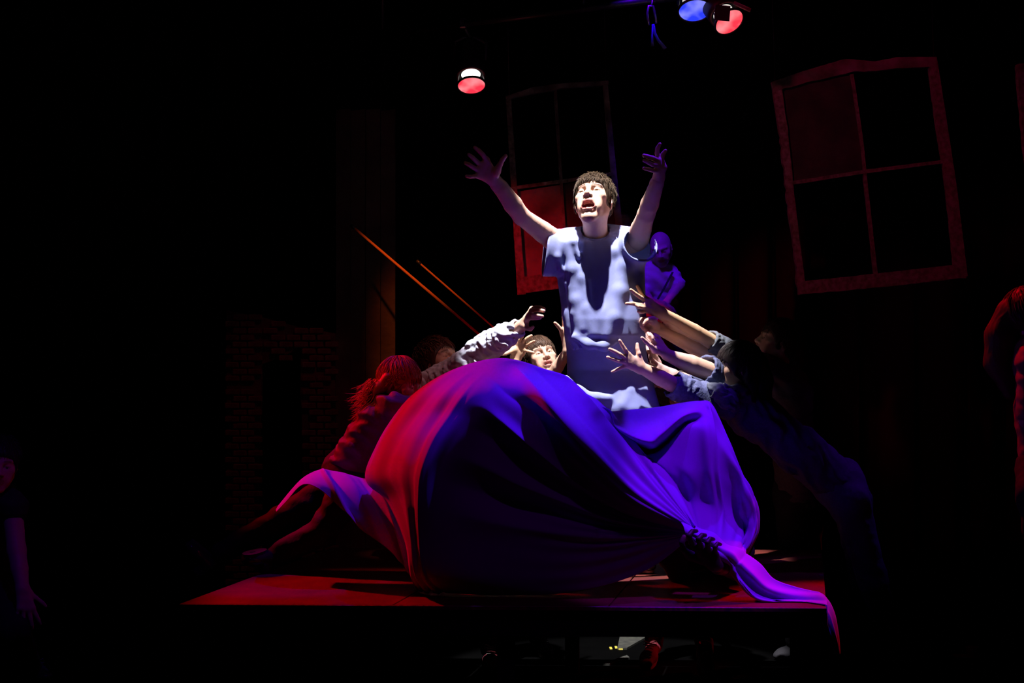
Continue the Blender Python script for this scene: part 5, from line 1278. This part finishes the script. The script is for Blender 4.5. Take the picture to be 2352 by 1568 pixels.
b9 = person('bald performer in a pale shirt in blue light, head bowed, upstage', (P(1515, 1020, 9.6)[0], P(1515, 1020, 9.6)[1], riser_z), J,
    dict(c=P(1518, 572, 9.52), rot=(-10, -22, -6), scale=.92, hair=(.5, .36, .33), lids=.1, res=.005, eyes=False, skin=None) if False else dict(c=P(1518, 572, 9.52), rot=(-10, -22, -6), scale=.92, hair=(.45, .33, .31), lids=.1, res=.005, eyes=False),
    [a1, a2], wsh, M['black'], res=.014, skin=sb, torso_wr=.008,
    shoes=[(P(1500, 1020, 9.62), P(1490, 1030, 9.36), M['shoe_leather'], {}), (P(1540, 1020, 9.66), P(1550, 1030, 9.42), M['shoe_leather'], {})])
# sling bag / guitar strap across the body
mb = MB(); mb.tube([P(1545, 625, 9.47), P(1522, 668, 9.44), P(1500, 705, 9.43), P(1494, 730, 9.45)], .016, 6, flat=.3); link_mesh('strap', mb.v, mb.f, M['black'], b9)
hD = P(1432, 504, 9.9)
J = dict(neck=P(1432, 545, 9.95), chest=P(1432, 580, 9.95), belly=P(1430, 650, 9.95), pelvis=P(1430, 715, 9.95), legs=[[P(1412, 740, 9.95), P(1410, 860, 9.9), P(1408, 975, 9.95)], [P(1448, 740, 9.95), P(1450, 860, 9.9), P(1452, 975, 9.95)]])
a1 = dict(sh=P(1462, 575, 9.95), el=P(1470, 650, 9.95), wr=P(1466, 715, 9.85), cover=2.0, hand=auto_hand(P(1466, 715, 9.85), (0, -.2, -1), (-1, 0, 0), 1))
a2 = dict(sh=P(1402, 575, 9.95), el=P(1394, 650, 9.95), wr=P(1400, 715, 9.85), cover=2.0, hand=auto_hand(P(1400, 715, 9.85), (0, -.2, -1), (1, 0, 0), -1))
pD = person('curly-haired performer in near darkness behind the standing man\'s shoulder', (P(1430, 1000, 9.95)[0], P(1430, 1000, 9.95)[1], riser_z), J, dict(c=hD, rot=(-20, 0, 0), scale=.95, hair=(.03, .02, .02), res=.005, eyes=False), [a1, a2], M['black'], M['black'], res=.015,
    shoes=[(P(1408, 1005, 9.97), P(1405, 1015, 9.7), M['shoe_leather'], {}), (P(1452, 1005, 9.97), P(1455, 1015, 9.7), M['shoe_leather'], {})])
hair_piece(pD, hD, head_frame(-20, 0, 0), (.05, .03, .03), .95, 'short', 900, 23, .005, .05, .035)
# upstage riser that carries the two performers
rz = empty('rear_riser', (P(1480, 1026, 9.7)[0], 9.9, 0), 'black rear riser carrying the two blue-lit performers', 'platform')
x0 = P(1330, 1000, 9.7)[0]; x1 = P(1700, 1000, 9.7)[0]
mb = MB(); mb.box(((x0 + x1) / 2, 9.95, riser_z - .02), (x1 - x0, 1.5, .04), None, .004); part(mb, 'deck_board', M['black'], rz)
for xx in (x0 + .05, x1 - .05):
    for yy in (9.28, 10.62): mb = MB(); mb.box((xx, yy, (riser_z - .04) / 2), (.07, .07, riser_z - .04), None, .003); part(mb, 'leg', M['black'], rz)
mb = MB(); mb.box(((x0 + x1) / 2, 9.22, riser_z * .5), (x1 - x0, .012, riser_z - .05)); part(mb, 'skirt', M['curtain'], rz)

# ------------------------------------------------------------------ 10. crouching figure cut by the left border
J = dict(neck=P(-20, 1115, 6.3), chest=P(-30, 1160, 6.32), belly=P(-40, 1260, 6.4), pelvis=P(-50, 1340, 6.5),
         legs=[[P(-20, 1360, 6.4), P(30, 1440, 6.1), P(70, 1545, 6.5)], [P(-80, 1360, 6.5), P(-100, 1430, 6.2), P(-60, 1560, 6.5)]])
a1 = dict(sh=P(28, 1165, 6.25), el=P(38, 1265, 6.18), wr=P(52, 1352, 6.10), cover=.15, hand=auto_hand(P(52, 1352, 6.10), (.22, -.1, -1), (-.5, 1, 0), -1, 1.2, .25), rf=.038, rw=.026)
a2 = dict(sh=P(-85, 1170, 6.4), el=P(-100, 1270, 6.3), wr=P(-80, 1350, 6.2), cover=.15, hand=auto_hand(P(-80, 1350, 6.2), (.1, -.1, -1), (.5, 1, 0), 1), rf=.038)
hl_ = P(-4, 1068, 6.25)
pL = person('crouching person at the left border, bare arm hanging down in faint blue light', P(30, 1560, 6.5) * np.array([1, 1, 0]), J, dict(c=hl_, rot=(24, -4, 6), scale=.97, hair=(.04, .025, .02), lids=.5, res=.004, hairline=.055),
    [a1, a2], M['black'], M['black'], res=.014, hand_res=.004,
    shoes=[(P(72, 1562, 6.56), P(112, 1566, 6.40), M['shoe_leather'], dict(laces=M['cord'])), (P(-60, 1566, 6.56), P(-30, 1570, 6.45), M['shoe_leather'], {})])
hair_piece(pL, hl_, head_frame(24, -4, 6), (.05, .03, .03), .97, 'short', 500, 29, .005, .055, .012)

# ------------------------------------------------------------------ 11. long-haired figure cut by the right border
J = dict(neck=P(2385, 770, 6.2), chest=P(2385, 830, 6.2), belly=P(2395, 950, 6.2), pelvis=P(2405, 1080, 6.2), front=(1, 0, 0),
         legs=[[P(2390, 1130, 6.1), P(2400, 1320, 6.1), P(2405, 1500, 6.2)], [P(2410, 1130, 6.3), P(2420, 1320, 6.3), P(2425, 1490, 6.4)]])
hr_ = P(2372, 730, 6.2)
a1 = dict(sh=P(2372, 830, 6.08), el=P(2362, 962, 6.05), wr=P(2430, 960, 5.95), cover=.9, hand=auto_hand(P(2430, 960, 5.95), (1, -.2, .1), (0, 0, -1), 1), rf=.036)
a2 = dict(sh=P(2392, 830, 6.36), el=P(2400, 955, 6.4), wr=P(2450, 950, 6.3), cover=.9, hand=auto_hand(P(2450, 950, 6.3), (1, -.2, .1), (0, 0, -1), -1), rf=.036)
wl_shirt = mat('maroon_top', (.22, .05, .08), .8, bump=(40, .3, 'noise'))
pR = person('long-haired person seen from behind at the right border in dim red light', P(2400, 1590, 6.2) * np.array([1, 1, 0]), J, dict(c=hr_, rot=(70, 0, 0), scale=.97, hair=(.12, .04, .03), res=.006, eyes=False), [a1, a2], wl_shirt, M['black'], res=.014,
    shoes=[(P(2405, 1600, 6.1), P(2450, 1604, 6.1), M['shoe_leather'], {}), (P(2425, 1590, 6.3), P(2470, 1594, 6.3), M['shoe_leather'], {})])
hair_piece(pR, hr_, head_frame(70, 0, 0), (.14, .045, .035), .97, 'long', 600, 31, .005, .05, .022, locks=[([(0, -.09, .02), (0, -.13, -.08), (0, -.14, -.20), (0, -.10, -.34)], [.07, .075, .07, .03])])

# ------------------------------------------------------------------ small things and painted light spill on the floor
def small(name, mb, m, loc, lab, cat, group=None, smooth=False):
    o = link_mesh(name, mb.v, mb.f, m, None, smooth); return tag(o, lab, cat, group)
def fl_pt(px, py, z=0.0): r = P(px, py, 1.0) - CAM; return CAM + r * (z - CAM[2]) / r[2]
mb = MB(); q = [fl_pt(1418, 1492), fl_pt(1440, 1492), fl_pt(1486, 1466), fl_pt(1424, 1464)]
mb.add([p + np.array([0, 0, z]) for z in (.001, .012) for p in q], [(3, 2, 1, 0), (4, 5, 6, 7), (0, 1, 5, 4), (1, 2, 6, 5), (2, 3, 7, 6), (3, 0, 4, 7)])
floor_grey = mat('spill_and_scrap_grey', (.07, .07, .055), .9, noise=(30, (.035, .035, .03), 4))  # one pale grey for painted light spill and small floor pieces
small('floor_spill_patch', mb, floor_grey, None, 'pale slab standing for light spill on the floor behind the platform, under its middle', 'light spill')  # added slab: light spilling between the legs put in as a pale shape
mb = MB(); q = [fl_pt(1384, 1528), fl_pt(1400, 1529), fl_pt(1446, 1514), fl_pt(1440, 1509)]
mb.add([p + np.array([0, 0, z]) for z in (.001, .012) for p in q], [(3, 2, 1, 0), (4, 5, 6, 7), (0, 1, 5, 4), (1, 2, 6, 5), (2, 3, 7, 6), (3, 0, 4, 7)])
small('floor_stick', mb, floor_grey, None, 'thin pale strip on the floor below the larger pale slab', 'stick')  # thin slab in the same pale grey
for i, (x, y, w2) in enumerate(((1403, 1490, 3), (1415, 1488, 3), (1425, 1491, 5))):
    mb = MB(); c = fl_pt(x, y); mb.box(c + np.array([0, 0, .004]), (w2 * 2 * .0023, .05, .006), None, .001); small('tape_mark', mb, M['tape'], None, ('leftmost of the three tiny yellow tape marks on the floor', 'middle of the three tiny yellow tape marks on the floor', 'widest yellow tape mark, touching the pale spill patch on the floor')[i], 'tape', 'yellow tape marks on the floor')
mb = MB(); a = fl_pt(1632, 1464.5); b = fl_pt(1706, 1466); mb.tube([a + (0, 0, .02), b + (0, 0, .02)], .004, 6); small('metal_rod', mb, M['steel'], None, 'thin bright metal rod lying on the floor right of the purple sneaker', 'rod', None, True)
mb = MB(); c = fl_pt(1702, 1565); mb.box(c + np.array([0, 0, .012]), (.10, .12, .024), None, .006); small('floor_socket', mb, floor_grey, None, 'small grey box on the floor at the bottom edge, right of the sneakers', 'box')
pc = fl_pt(2228, 1507); cup = empty('red_cup', pc, 'small red cup on a flat red base on the dark floor at lower right', 'cup')
redp = mat('red_plastic', (.5, .03, .05), .4)
mb = MB(); mb.lathe(pc + (.01, 0, 0), (0, 0, 1), [(.006, 0), (.006, .026), (.05, .034), (.052, .030), (.012, .022), (.012, 0)], 16); part(mb, 'cup_body', redp, cup, True)
mb = MB(); mb.box(pc + (-.02, 0, .003), (.13, .08, .006), None, .002); part(mb, 'saucer', redp, cup)
mb = MB(); mb.tube([P(460, 1399, 5.72), P(456, 1418, 5.72), P(456, 1440, 5.72), P(461, 1460, 5.72), P(469, 1480, 5.72)], [.009, .009, .008, .007, .005], 7); o = link_mesh('hanging_strap', mb.v, mb.f, M['frame_old'], None, True); tag(o, 'short curved pink-lit strap hanging under the left corner of the platform', 'strap')
